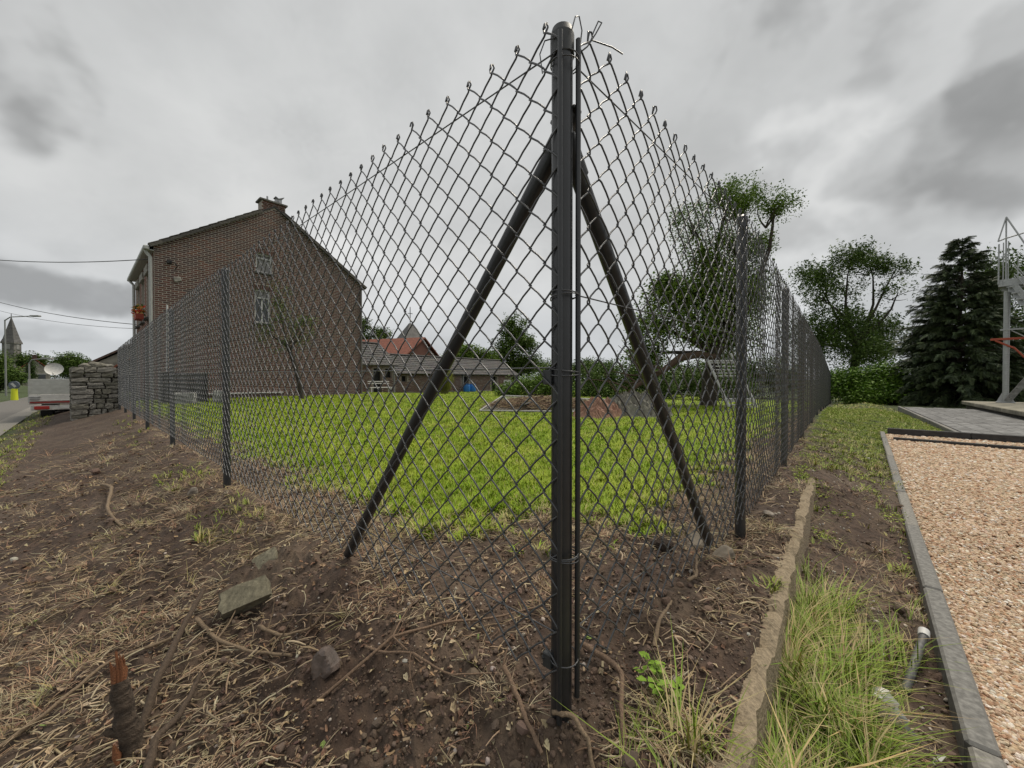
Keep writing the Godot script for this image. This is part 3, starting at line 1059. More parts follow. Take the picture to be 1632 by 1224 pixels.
func church(at: Vector3, turn: float, w: float, h_tower: float, h_spire: float, label: String) -> void:
	var t := thing("church_tower", at, turn, label, "church tower")
	var stone := mat("church_stone", Color(0.26, 0.25, 0.23), 0.9, 0.0, "blotch", 0.3)
	var slate := mat("slate", Color(0.17, 0.165, 0.16), 0.75, 0.0, "blotch", 0.5)
	var b := MB.new()
	b.box(Vector3(0, h_tower / 2 - 1, 0), Vector3(w, h_tower + 2, w))
	b.box(Vector3(0, h_tower - 0.2, 0), Vector3(w + 0.4, 0.4, w + 0.4))
	part("tower", b, stone, t)
	var sp := MB.new()
	var prof := [[w * 0.68, 0.0], [w * 0.54, h_spire * 0.14], [w * 0.27, h_spire * 0.6], [w * 0.035, h_spire]]
	for k in 3:
		for j in 4:
			var a0 := PI / 4 + j * PI / 2
			var a1 := a0 + PI / 2
			var r0: float = prof[k][0] * 1.2
			var r1: float = prof[k + 1][0] * 1.2
			var y0: float = h_tower + prof[k][1]
			var y1: float = h_tower + prof[k + 1][1]
			sp.poly([Vector3(cos(a0) * r0, y0, sin(a0) * r0), Vector3(cos(a1) * r0, y0, sin(a1) * r0), Vector3(cos(a1) * r1, y1, sin(a1) * r1), Vector3(cos(a0) * r1, y1, sin(a0) * r1)], Vector3(0, y0 - 3, 0))
	var spire := part("spire", sp, slate, t)
	var cr := MB.new()
	cr.tube([Vector3(0, h_tower + h_spire - 0.2, 0), Vector3(0, h_tower + h_spire + w * 0.5, 0)], 0.06, 6)
	cr.box(Vector3(0, h_tower + h_spire + w * 0.3, 0), Vector3(w * 0.16, 0.08, 0.08))
	part("cross", cr, mat("black_iron", Color.BLACK), spire)
	for sg in 4:
		var lv := MB.new()
		for k in 7:
			lv.box(Vector3(0, h_tower - w * 0.75 + k * w * 0.075, w / 2 + 0.02), Vector3(w * 0.36, 0.03, 0.22), Basis(Vector3.RIGHT, 0.6))
		lv.box(Vector3(0, h_tower - w * 0.52, w / 2 - 0.02), Vector3(w * 0.36, w * 0.6, 0.1))
		part("louvre", lv, mat("louvre", Color(0.36, 0.355, 0.34), 0.8), t, Transform3D(Basis(Vector3.UP, sg * PI / 2), Vector3.ZERO))


func build_distance() -> void:
	var cream := mat("cream_wall", Color(0.46, 0.43, 0.37), 0.9, 0.0, "blotch", 0.5)
	var red_tile := mat("red_tile", Color(0.27, 0.085, 0.05), 0.85, 0.0, "blotch", 1.0)
	var brown_tile := mat("brown_tile", Color(0.16, 0.10, 0.08), 0.85, 0.0, "blotch", 1.0)
	church(Vector3(-146, -1.0, -110), 0.35, 2.5, 12.6, 7.2, "grey stone church tower with a slate spire above the trees by the road")
	church(Vector3(-16.2, -1.0, -60), 0.75, 5.2, 6.3, 4.4, "grey church steeple rising behind the red tiled roof")
	gable_house("far_house", Vector3(-88.7, -0.3, -70.0), 0.9, Vector3(3.6, 2.6, 5.0), 2.0, cream, mat("orange_tile", Color(0.36, 0.09, 0.05), 0.85, 0.0, "blotch", 1.0), "small house with bright orange-red roof behind the satellite dish", 1)
	gable_house("far_house", Vector3(-116.5, -0.3, -90.0), 0.9, Vector3(3.4, 2.4, 5.0), 1.6, cream, red_tile, "small cream house with red roof below the church tower", 0)
	gable_house("far_house", Vector3(-29.2, -0.5, -30.2), 0.78, Vector3(5.4, 2.3, 8.0), 1.8, cream, brown_tile, "brown-roofed house between the stone wall and the brick house", 2)
	gable_house("far_house", Vector3(-24.0, -0.5, -24.1), 0.78, Vector3(2.0, 1.75, 3.0), 0.75, cream, red_tile, "low white gable with red tiles just behind the stone wall", 0)
	var rh := gable_house("far_house", Vector3(-13.6, -0.3, -41), 1.25, Vector3(7.0, 3.2, 9.0), 2.0, mat("red_brick_plain", Color(0.2, 0.085, 0.06), 0.9, 0.0, "fine", 2.0), red_tile, "red-roofed brick house rising behind the dark outbuilding roof", 0)
	rh.set_meta("group", "far houses")
	gable_house("far_house", Vector3(-10.0, -0.3, -46), 0.3, Vector3(4.0, 3.0, 5.0), 0.8, mats["white_paint"], brown_tile, "small white house end right of the grey steeple", 1)
	# street lamps, bollard, dish
	for a in [[Vector3(-40.6, -0.56, -30.2), 6.4, 2.2, "tall grey street lamp in front of the church tower"], [Vector3(-33.2, -0.56, -25.9), 2.75, 1.0, "short street lamp post left of the satellite dish"]]:
		var p: Vector3 = a[0]
		var l := thing("street_lamp", p, 0.0, a[3], "street lamp", "street lamps")
		var po := MB.new(); po.tube([Vector3.ZERO, Vector3(0, a[1] - 0.3, 0)], [0.06, 0.04], 8)
		part("pole", po, mat("lamp_grey", Color(0.27, 0.28, 0.27), 0.6, 0.3), l)
		var ar := MB.new(); ar.tube([Vector3(0, a[1] - 0.35, 0), Vector3(a[2] * 0.2, a[1] - 0.08, 0), Vector3(a[2], a[1], 0)], 0.04, 6)
		part("arm", ar, mats["lamp_grey"], l)
		var hd := MB.new(); hd.box(Vector3(a[2] + 0.25, a[1], 0), Vector3(0.7, 0.12, 0.25), Basis(), 0.03)
		part("lamp_head", hd, mats["lamp_grey"], l)
	var bo := thing("bollard", ground_at(-31.6, -23.9), 0.3, "bright yellow road marker with a dark round top at the road edge", "bollard")
	var bb := MB.new(); bb.lathe([Vector2(0.0, 0.0), Vector2(0.16, 0.0), Vector2(0.13, 0.75), Vector2(0.0, 0.76)], Vector3.ZERO, 12)
	part("post", bb, mat("signal_yellow", Color(0.62, 0.68, 0.03), 0.6), bo)
	var bt := MB.new(); bt.tube([Vector3(0, 0.98, -0.04), Vector3(0, 0.98, 0.04)], 0.26, 14)
	part("disc", bt, mat("sign_dark", Color(0.10, 0.12, 0.15), 0.5), bo)
	var bw := MB.new(); bw.box(Vector3(0.0, 0.98, 0.055), Vector3(0.12, 0.3, 0.02), Basis(Vector3.BACK, 0.7))
	part("arrow", bw, mats["white_paint"], bo)
	var ds := thing("satellite_dish", W(-1.7, -0.55, 38.0) , 0.5, "white satellite dish on a pole above the trailer", "satellite dish")
	var dp := MB.new(); dp.tube([Vector3(0, 0, 0), Vector3(0, 1.75, 0)], 0.04, 8)
	part("pole", dp, mats["lamp_grey"], ds)
	var dd := MB.new(); dd.lathe([Vector2(0.0, 0.0), Vector2(0.2, 0.02), Vector2(0.34, 0.07), Vector2(0.41, 0.12)], Vector3.ZERO, 20)
	part("reflector", dd, mats["white_paint"], ds, Transform3D(Basis.from_euler(Vector3(1.25, 0.3, 0)), Vector3(0, 1.95, 0.05)))
	var da := MB.new(); da.tube([Vector3(0, 1.6, 0.05), Vector3(0.1, 1.75, 0.55)], 0.015, 6)
	part("feed_arm", da, mats["lamp_grey"], ds)
	# overhead lines
	var wire := mat("cable", Color(0.03, 0.03, 0.03), 0.6)
	var lines := [[Vector3(-26.0, 6.45, -17.0), Vector3(-13.0, 5.1, -13.62), 0.25, "upper black overhead cable running to the brick house"],
		[Vector3(-44.0, 8.4, -28.6), Vector3(-17.3, 3.3, -17.6), 0.55, "lower overhead cable sagging to the far house corner"],
		[Vector3(-44.5, 8.0, -28.6), Vector3(-17.4, 3.12, -17.62), 0.7, "thin cable just below the lower overhead line"]]
	for ln in lines:
		var pts := []
		for k in 17:
			var f := k / 16.0
			pts.append(ln[0].lerp(ln[1], f) - Vector3(0, 4.0 * f * (1.0 - f) * ln[2], 0))
		var mb := MB.new(); mb.tube(pts, 0.016 if ln[2] < 0.6 else 0.010, 5)
		one("overhead_cable", mb, wire, Vector3.ZERO, 0.0, ln[3], "cable")


# ---------------------------------------------------------------- the fence

func strand_mesh(a: float, b: float, rows: int, even: bool, near: bool, r: float) -> ArrayMesh:
	# one wire of the net: a flattened spiral that zigzags upwards and hooks into its neighbours
	var mb := MB.new()
	var pts := []
	var e := r * 1.1
	var z := r * 1.25
	var steps := [0.0, 0.12, 0.5, 0.88] if near else [0.0, 0.5]
	for k in rows * 2:
		var to_left := (k % 2 == 0) == even
		var x0 := a + e if to_left else -e
		var x1 := -e if to_left else a + e
		var zz := z if to_left else -z
		for f in steps:
			var w: float = f
			var bow := sin(f * PI) * 0.0035 * (1.0 if to_left else -1.0) if near else 0.0
			pts.append(Vector3(lerpf(x0, x1, w) + bow, (k + f) * b * 0.5, 0.0 if f == 0.0 else zz))
	var xe := a + e if even else -e
	var y := rows * b
	var sg := -1.0 if even else 1.0
	pts.append(Vector3(xe, y, 0))
	pts.append(Vector3(xe - sg * 0.003, y + 0.010, 0.003))
	pts.append(Vector3(xe - sg * 0.001, y + 0.019, 0.002))
	if near:
		pts.append(Vector3(xe + sg * 0.004, y + 0.018, 0.0))
		pts.append(Vector3(xe + sg * 0.005, y + 0.006, -0.003))
	mb.tube(pts, r, 5 if near else 4, near)
	return mb.mesh()


func net_mesh(length: float, near: bool, r := 0.0022) -> ArrayMesh:
	var a := 0.0395
	var cnt := int(round(length / a))
	a = length / cnt
	var rows := 17
	var b := 0.0812
	var se := strand_mesh(a, b, rows, true, near, r)
	var so := strand_mesh(a, b, rows, false, near, r)
	var st := SurfaceTool.new()
	st.begin(Mesh.PRIMITIVE_TRIANGLES)
	for k in cnt:
		var wob := sin(k * 0.35) * 0.004 + rnd(-0.0006, 0.0006)
		var bs := Basis(Vector3.RIGHT, rnd(-0.002, 0.002))
		st.append_from(se if k % 2 == 0 else so, 0, Transform3D(bs, Vector3(k * a, 0.105 + rnd(-0.001, 0.001), wob)))
	return st.commit()


func build_fence() -> void:
	var steel := mat("fence_steel", Color(0.024, 0.026, 0.029), 0.4, 0.0, "subtle", 6.0)
	steel.clearcoat_enabled = true; steel.clearcoat = 0.25; steel.clearcoat_roughness = 0.35
	var wirem := mat("fence_wire", Color(0.074, 0.076, 0.081), 0.27)
	var at := W(0, 0, 0)
	# corner post with its two raking struts
	var t := thing("corner_post", at, YAW, "tall round anthracite corner post with two raking struts, nearest the viewer", "fence post")
	var po := MB.new()
	po.lathe([Vector2(0.0, -0.12), Vector2(0.0225, -0.12), Vector2(0.0225, 1.44)], Vector3.ZERO, 24)
	part("post", po, steel, t)
	var cap := MB.new()
	cap.lathe([Vector2(0.0225, 1.435), Vector2(0.0255, 1.436), Vector2(0.0255, 1.478), Vector2(0.022, 1.492), Vector2(0.012, 1.500), Vector2(0.0, 1.502)], Vector3.ZERO, 24)
	part("cap", cap, mat("cap_plastic", Color(0.035, 0.037, 0.038), 0.45), t)
	for a in [[Vector3(0.028, 1.30, -0.012), Vector3(0.055, 0.02, -1.10)], [Vector3(0.030, 1.25, 0.0), Vector3(1.07, 0.06, 0.035)]]:
		var d: Vector3 = (a[1] - a[0]).normalized()
		var sb := MB.new()
		sb.tube([a[0] + d * 0.03, a[1]], 0.0195, 20)
		var strut := part("strut", sb, steel, t)
		var cb := MB.new()
		cb.tube([a[0] - d * 0.035, a[0] - d * 0.03, a[0] + d * 0.055, a[0] + d * 0.06], [0.014, 0.0235, 0.0235, 0.018], 16)
		cb.box(a[0] - d * 0.035 + Vector3(-0.004, 0.002, 0), Vector3(0.03, 0.008, 0.03), Basis(), 0.002)
		part("strut_cap", cb, mats["cap_plastic"], strut)
		var bt := MB.new()
		bt.tube([a[0] + d * 0.02 + Vector3(0.0, 0.02, 0.0), a[0] + d * 0.02 + Vector3(0.0, 0.05, -0.02)], 0.006, 6)
		part("bolt", bt, mats["cap_plastic"], strut)
	for p in [Vector3(-0.0285, 0, 0.014), Vector3(0.014, 0, 0.031)]:
		var br := MB.new()
		br.tube([p + Vector3(0, 0.03 if p.x < 0.0 else 0.07, 0), p + Vector3(0.001, 0.8, 0.0), p + Vector3(0, 1.465, 0)], 0.0058, 8)
		part("tension_bar", br, steel, t)
	for y in [0.155, 0.372, 0.378, 0.366, 0.77, 0.762, 0.925, 0.932, 1.425, 1.415]:
		var rb := MB.new()
		var pts := []
		var ph := rnd(0, TAU)
		for k in 21:
			var an := ph + TAU * k / 20.0 * 1.02
			var rr := 0.0245 + 0.010 * maxf(0.0, cos(an - 2.3)) + 0.008 * maxf(0.0, cos(an - 0.9))
			pts.append(Vector3(cos(an) * rr, y + sin(an + ph) * 0.004, sin(an) * rr))
		rb.tube(pts, 0.0014, 5)
		part("tie_wire", rb, wirem, t)
	# the curled wire ends on top
	var cw := MB.new()
	var b0 := Vector3(0.02, 1.44, 0.02)
	cw.tube([b0, b0 + Vector3(0.016, 0.02, 0.020), b0 + Vector3(0.026, 0.045, 0.034), b0 + Vector3(0.034, 0.068, 0.044), b0 + Vector3(0.030, 0.072, 0.038), b0 + Vector3(0.024, 0.05, 0.030), b0 + Vector3(0.022, 0.034, 0.026), b0 + Vector3(0.05, 0.018, 0.06), b0 + Vector3(0.068, 0.006, 0.076)], 0.0015, 6)
	cw.tube([b0 + Vector3(-0.03, 0.03, 0.01), b0 + Vector3(-0.02, 0.062, 0.012), b0 + Vector3(-0.008, 0.07, 0.014), b0 + Vector3(0.0, 0.045, 0.016), b0 + Vector3(-0.004, 0.0, 0.012)], 0.0015, 6)
	cw.tube([Vector3(-0.03, 1.40, -0.03), Vector3(-0.034, 1.44, -0.034), Vector3(-0.03, 1.465, -0.024), Vector3(-0.026, 1.46, 0.0)], 0.0014, 6)
	part("loose_wire", cw, wirem, t)
	for y in [0.755, 0.145]:
		var bk := MB.new()
		bk.box(Vector3(-0.022, y, -0.020), Vector3(0.012, 0.032, 0.022), Basis(), 0.002)
		bk.tube([Vector3(-0.03, y + 0.005, -0.03), Vector3(-0.016, y + 0.005, -0.02)], 0.004, 8)
		part("wire_bracket", bk, mats["cap_plastic"], t)
	# left-hand run
	var lf := thing("chain_link_fence", at, YAW, "anthracite chain-link fence run along the soil bank towards the stone wall", "fence", "chain-link fence runs")
	var lp := [0.0, 2.81, 5.16, 7.5, 9.6, 11.6, 13.4]
	var post := MB.new()
	post.lathe([Vector2(0.0, -0.15), Vector2(0.0225, -0.15), Vector2(0.0225, 1.50), Vector2(0.024, 1.501), Vector2(0.024, 1.52), Vector2(0.012, 1.532), Vector2(0.0, 1.534)], Vector3.ZERO, 18)
	var pmesh := post.mesh()
	for k in range(1, lp.size()):
		part("post", pmesh, steel, lf, Transform3D(Basis(), Vector3(0, 0, -lp[k])))
	for k in lp.size() - 1:
		var l: float = lp[k + 1] - lp[k]
		var o := part("wire_net", net_mesh(l + (0.014 if k == 0 else 0.0), k == 0, 0.0022 if k < 2 else 0.0020), wirem, lf, Transform3D(Basis(Vector3.UP, PI / 2), Vector3(-0.029, 0.0, -lp[k] + (0.014 if k == 0 else 0.0))))
		if k > 0: o.position.y = 0.03
	var hs := [1.432, 0.775, 0.215]
	for y in hs:
		var tw := MB.new()
		var pts := []
		for k in 28:
			var f := k / 27.0
			pts.append(Vector3(-0.024, y + 0.03 * minf(f * 5.0, 1.0) - 0.006 * absf(sin(f * 17.0)), -13.4 * f))
		tw.tube(pts, 0.0017, 5)
		part("tension_wire", tw, wirem, lf)
	# right-hand run: a short first bay, then straight on
	var rf := thing("chain_link_fence", at, YAW, "anthracite chain-link fence run above the concrete footing beside the gravel yard", "fence", "chain-link fence runs")
	var r1 := Vector3(1.396, 0, 0.097)
	var off := 0.031
	var a0 := Vector3(0.014, 0, 0.031)
	var a1 := r1 + Vector3(0, 0, off)
	var dv := a1 - a0
	part("wire_net", net_mesh(dv.length(), true), wirem, rf, Transform3D(Basis(Vector3.UP, atan2(-dv.z, dv.x)), a0))
	part("post", pmesh, steel, rf, Transform3D(Basis(), r1))
	var ts := [0.0, 1.89, 4.0, 6.15, 8.3, 10.5, 12.7, 14.9, 17.1, 19.3, 21.5, 23.7, 25.9]
	var far_net := net_mesh(2.2, false, 0.0020)
	var near_net := net_mesh(1.89, false, 0.0021)
	var hy := []
	for tt in ts:
		hy.append(smooth_level(1.396 + tt, 0.3) if tt > 6.0 else 0.0)
	for k in range(1, ts.size()):
		part("post", pmesh, steel, rf, Transform3D(Basis(), Vector3(r1.x + ts[k], hy[k], r1.z)))
	for k in ts.size() - 1:
		var l: float = ts[k + 1] - ts[k]
		var sc := l / (1.89 if k == 0 else 2.2)
		var bs := Basis(Vector3(sc, (hy[k + 1] - hy[k]) / l * sc, 0), Vector3.UP, Vector3.BACK)
		part("wire_net", near_net if k == 0 else far_net, wirem, rf, Transform3D(bs, Vector3(r1.x + ts[k], hy[k], r1.z + off)))
	for y in [1.432, 0.95, 0.235]:
		var tw := MB.new()
		var pts := [Vector3(0.014, y - 0.02, 0.025), r1 + Vector3(0, y, off - 0.004)]
		for k in range(1, ts.size()): pts.append(Vector3(r1.x + ts[k], hy[k] + y, r1.z + off - 0.004))
		tw.tube(pts, 0.0017, 5)
		part("tension_wire", tw, wirem, rf)


# ---------------------------------------------------------------- plants

func leaf_cluster(n: int, l: float, w: float, seed_: int, flat := 0.0) -> ArrayMesh:
	var g := RandomNumberGenerator.new(); g.seed = seed_
	var mb := MB.new()
	for k in n:
		var p := Vector3(g.randfn(), g.randfn() * (1.0 - flat * 0.6), g.randfn()) * 0.45
		var d := (Vector3(g.randfn(), g.randfn() * 0.6 - 0.25, g.randfn()) + p * 0.8).normalized()
		var up := (Vector3(g.randfn(), g.randfn() + 1.2, g.randfn())).normalized()
		var s := g.randf_range(0.7, 1.3)
		var tone := g.randf_range(0.8, 1.2)
		mb.col = Color(tone, tone, tone)
		mb.leaf2(p, d, up, l * s, w * s)
	return mb.mesh()


func foliage_mat() -> StandardMaterial3D:
	var m := mat("foliage", Color(1, 1, 1), 0.55, 0.0, "", 1.0, 0.0, true)
	m.metallic_specular = 0.25
	m.backlight_enabled = true; m.backlight = Color(0.36, 0.44, 0.14)
	return m


func leaves(called: String, lm: Mesh, places: Array, c0: Color, c1: Color, parent: Node, m: Material) -> MeshInstance3D:
	# all leaf clusters of one plant as one mesh; sixteen tones of its own green
	var arr := lm.surface_get_arrays(0)
	var lv: PackedVector3Array = arr[Mesh.ARRAY_VERTEX]
	var ln: PackedVector3Array = arr[Mesh.ARRAY_NORMAL]
	var lc: PackedColorArray = arr[Mesh.ARRAY_COLOR]
	var li: PackedInt32Array = arr[Mesh.ARRAY_INDEX]
	var tones := []
	for k in 16:
		var c := vary(c0.lerp(c1, k / 15.0), 0.2)
		var pc := PackedColorArray()
		for q in lc: pc.append(Color(q.r * c.r, q.g * c.g, q.b * c.b))
		tones.append(pc)
	var out := []
	out.resize(Mesh.ARRAY_MAX)
	var v := PackedVector3Array()
	var n := PackedVector3Array()
	var c := PackedColorArray()
	for x: Transform3D in places:
		v.append_array(x * lv)
		n.append_array(Transform3D(x.basis.orthonormalized(), Vector3.ZERO) * ln)
		c.append_array(tones[rng.randi() % 16])
	out[Mesh.ARRAY_VERTEX] = v; out[Mesh.ARRAY_NORMAL] = n; out[Mesh.ARRAY_COLOR] = c
	var am := ArrayMesh.new()
	am.add_surface_from_arrays(Mesh.PRIMITIVE_TRIANGLES, out)
	return part(called, am, m, parent)


func crown(parent: Node, called: String, blobs: Array, count: int, lm: Mesh, size: float, c0: Color, c1: Color, gap := -0.15, hollow := 0.45) -> void:
	var total := 0.0
	for b in blobs: total += pow(b[1].x * b[1].y * b[1].z, 0.667)
	var xf := []
	for b in blobs:
		var cnt := int(count * pow(b[1].x * b[1].y * b[1].z, 0.667) / total)
		for k in cnt:
			var d := rdir()
			var r := pow(rng.randf(), hollow) * (1.0 + n_a.get_noise_3d(d.x * 40.0 + b[0].x * 50.0, d.y * 40.0, d.z * 40.0) * 0.7)
			var p: Vector3 = b[0] + d * b[1] * r
			if n_c.get_noise_3d(p.x * 16.0 / size * 0.25, p.y * 16.0 / size * 0.25, p.z * 16.0 / size * 0.25) < gap: continue
			var s := size * rnd(0.65, 1.35)
			xf.append(Transform3D(Basis.from_euler(Vector3(rnd(-0.5, 0.5), rnd(0, TAU), rnd(-0.5, 0.5))).scaled(Vector3.ONE * s), p - parent.position))
	leaves(called, lm, xf, c0, c1, parent, foliage_mat())


func limb(mb: MB, a: Vector3, b: Vector3, ra: float, rb: float, sag := 0.1, n := 6) -> void:
	var pts := []
	var rad := []
	var side := rdir() * a.distance_to(b) * sag
	for k in n + 1:
		var f := k / float(n)
		pts.append(a.lerp(b, f) + side * sin(f * PI) + rdir() * a.distance_to(b) * 0.015 * sin(f * PI))
		rad.append(lerpf(ra, rb, f))
	mb.tube(pts, rad, 7)


func tree(called: String, base: Vector3, fork: Vector3, blobs: Array, girth: float, bark: Material, label: String, group: String, count: int, lm: Mesh, size: float, c0: Color, c1: Color, gap := -0.15, category := "tree", airy := 0) -> Node3D:
	var t := thing(called, base, 0.0, label, category, group)
	var mb := MB.new()
	limb(mb, Vector3(0, -0.2, 0), fork - base, girth, girth * 0.75, 0.05)
	var tr := part("trunk", mb, bark, t)
	var br := MB.new()
	for b in blobs:
		limb(br, (fork - base).lerp(Vector3.ZERO, rnd(0.0, 0.15)), b[0] - base, girth * 0.45, girth * 0.1, 0.1)
		for k in 4:
			var d: Vector3 = rdir() * b[1] * 0.85
			limb(br, b[0] - base - (b[0] - fork) * 0.15, b[0] - base + d, girth * 0.12, girth * 0.03, 0.12, 4)
	part("limbs", br, bark, tr)
	if airy:                                             # the first few boughs are thin, with small leaves and sky between
		crown(t, "crown", blobs.slice(0, airy), int(count * 0.55), lm, size * 0.72, c0, c1, gap + 0.16)
		crown(t, "crown", blobs.slice(airy), int(count * 0.6), lm, size, c0, c1, gap)
	else:
		crown(t, "crown", blobs, count, lm, size, c0, c1, gap)
	return t


func bush(called: String, blobs: Array, label: String, group: String, count: int, lm: Mesh, size: float, c0: Color, c1: Color, category := "shrub") -> Node3D:
	var lo: Vector3 = blobs[0][0]
	for b in blobs:
		if b[0].y < lo.y: lo = b[0]
	var base := ground_at(lo.x, lo.z)
	var t := thing(called, base, 0.0, label, category, group)
	var br := MB.new()
	for b in blobs:
		for k in 3:
			limb(br, Vector3(rnd(-0.1, 0.1), -0.05, rnd(-0.1, 0.1)), b[0] - base + rdir() * b[1] * 0.5, 0.03, 0.008, 0.1, 4)
	part("stems", br, mat("bark", Color(0.075, 0.06, 0.045), 0.95, 0.0, "streak", 4.0, 1.0), t)
	crown(t, "foliage", blobs, count, lm, size, c0, c1, -0.3)
	return t


func build_trees() -> void:
	var bark := mat("bark", Color(0.075, 0.06, 0.045), 0.95, 0.0, "streak", 4.0, 1.0)
	var lm := leaf_cluster(9, 0.5, 0.24, 5)
	var lm_fine := leaf_cluster(12, 0.42, 0.16, 6)
	var lm_far := leaf_cluster(10, 0.55, 0.34, 7)
	var dark := Color(0.060, 0.098, 0.026)
	var midg := Color(0.115, 0.175, 0.038)
	var light := Color(0.18, 0.27, 0.045)
	# the old orchard tree with its torn-down limb
	var ob := [[Vector3(6.76, 6.16, -11.20), Vector3(0.88, 0.55, 0.71)], [Vector3(6.12, 5.79, -10.70), Vector3(0.82, 0.51, 0.67)], [Vector3(5.30, 5.52, -11.30), Vector3(0.70, 0.55, 0.62)], [Vector3(7.50, 5.70, -10.80), Vector3(0.66, 0.37, 0.51)], [Vector3(7.13, 4.78, -11.30), Vector3(0.73, 0.40, 0.57)], [Vector3(5.57, 4.51, -11.00), Vector3(0.77, 0.51, 0.64)], [Vector3(6.40, 4.69, -10.60), Vector3(0.73, 0.46, 0.60)], [Vector3(5.02, 3.23, -11.20), Vector3(1.14, 0.62, 0.88)], [Vector3(6.12, 3.32, -10.70), Vector3(1.10, 0.66, 0.88)], [Vector3(4.29, 2.49, -11.30), Vector3(0.82, 0.64, 0.73)], [Vector3(5.57, 2.40, -11.00), Vector3(1.28, 0.73, 1.01)], [Vector3(6.86, 3.04, -11.40), Vector3(0.92, 0.73, 0.82)], [Vector3(6.67, 1.94, -11.50), Vector3(0.82, 0.64, 0.73)], [Vector3(4.11, 1.57, -11.30), Vector3(0.73, 0.46, 0.60)], [Vector3(5.9, 4.0, -11.2), Vector3(0.8, 0.6, 0.6)], [Vector3(6.9, 3.9, -11.1), Vector3(0.6, 0.5, 0.5)], [Vector3(4.5, 3.5, -11.0), Vector3(0.5, 0.45, 0.5)]]
	var ot := tree("fruit_tree", ground_at(5.75, -11.0), Vector3(5.95, 1.7, -11.0), ob, 0.24, bark, "old fruit tree with airy top and a torn limb, behind the right-hand fence", "", 8200, lm, 0.17, dark.lerp(midg, 0.5), light, -0.14, "tree", 7)
	var torn := MB.new()
	var o0 := Vector3(0.05, 1.45, 0.15)
	torn.tube([o0, o0 + Vector3(-0.5, 0.06, 0.15), o0 + Vector3(-1.1, -0.05, 0.28), o0 + Vector3(-1.6, -0.42, 0.32), o0 + Vector3(-2.3, -0.8, 0.4), o0 + Vector3(-2.9, -1.3, 0.45)], [0.11, 0.10, 0.11, 0.075, 0.06, 0.03], 9)
	for k in 16:
		var f := rnd(0.4, 1.0)
		var p := o0 + Vector3(-2.9 * f, -1.15 * f * f, 0.45 * f)
		limb(torn, p, p + Vector3(rnd(-1.2, 0.3), rnd(-0.3, 0.9), rnd(-0.4, 0.6)), 0.03, 0.006, 0.12, 5)
	part("torn_limb", torn, mat("torn_wood", Color(0.13, 0.085, 0.055), 0.95, 0.0, "streak", 3.0, 1.0), ot)
	# acacia beyond the yard
	var ab := [[Vector3(20.58, 7.63, -25.50), Vector3(1.58, 0.92, 1.25)], [Vector3(22.04, 8.67, -24.50), Vector3(1.46, 0.75, 1.10)], [Vector3(24.12, 8.54, -25.50), Vector3(1.67, 0.75, 1.21)], [Vector3(25.37, 8.04, -25.00), Vector3(1.17, 0.58, 0.88)], [Vector3(20.17, 6.38, -25.00), Vector3(1.25, 0.83, 1.04)], [Vector3(22.67, 7.00, -25.80), Vector3(1.46, 0.75, 1.10)], [Vector3(24.96, 6.38, -24.40), Vector3(1.33, 0.58, 0.96)], [Vector3(21.42, 4.29, -25.00), Vector3(2.08, 1.46, 1.77)], [Vector3(23.92, 3.88, -25.50), Vector3(2.29, 1.46, 1.88)], [Vector3(22.25, 2.62, -24.20), Vector3(2.50, 1.25, 1.88)], [Vector3(20.17, 3.46, -25.60), Vector3(1.25, 1.88, 1.56)], [Vector3(25.58, 3.46, -26.00), Vector3(1.46, 1.67, 1.56)]]
	tree("acacia_tree", ground_at(22.7, -25.0), Vector3(22.8, 3.4, -25.0), ab, 0.26, bark, "spreading broadleaf tree with a loose flat crown left of the spruce", "", 5600, lm_fine, 0.36, dark, midg, -0.08)
	# trees behind the steel stairs
	var sb := [[Vector3(30.96, 7.35, -24.00), Vector3(1.60, 1.52, 1.56)], [Vector3(32.56, 6.55, -25.00), Vector3(2.00, 2.20, 2.10)], [Vector3(31.36, 4.15, -24.50), Vector3(2.00, 2.40, 2.20)], [Vector3(29.76, 2.55, -25.50), Vector3(1.20, 2.00, 1.60)], [Vector3(33.36, 2.55, -23.50), Vector3(2.00, 2.40, 2.20)], [Vector3(30.76, 0.95, -24.00), Vector3(2.00, 1.40, 1.70)]]
	tree("broadleaf_tree", ground_at(31.6, -24.4), Vector3(31.6, 3.2, -24.4), sb, 0.3, bark, "bushy green tree behind the steel stairs at the right edge", "", 3200, lm_fine, 0.42, dark, midg)
	var hb := [[Vector3(16.91, 0.53, -19.00), Vector3(1.11, 0.82, 0.97)], [Vector3(18.34, 0.72, -18.60), Vector3(1.27, 0.82, 1.05)], [Vector3(19.44, 0.43, -19.40), Vector3(0.95, 0.76, 0.86)], [Vector3(17.54, 0.12, -18.20), Vector3(1.27, 0.57, 0.92)], [Vector3(16.59, -0.10, -17.80), Vector3(0.63, 0.38, 0.51)], [Vector3(20.23, 0.21, -19.80), Vector3(0.79, 0.63, 0.71)]]
	bush("laurel_bush", hb, "dense bright green bush at the far end of the right-hand fence", "", 3600, lm, 0.24, Color(0.05, 0.10, 0.018), Color(0.14, 0.24, 0.03))
	spruce()
	bush("garden_bush", [[Vector3(14.5, 1.0, -28.0), Vector3(2.2, 1.5, 1.2)], [Vector3(17.5, 1.3, -29.0), Vector3(2.4, 1.8, 1.3)], [Vector3(20.5, 1.0, -29.0), Vector3(2.2, 1.6, 1.2)], [Vector3(11.5, 0.9, -28.0), Vector3(2.0, 1.3, 1.2)]], "far hedge seen through the right-hand fence beyond the lawn", "bushes behind the lawn", 2400, lm_far, 0.32, dark, midg)
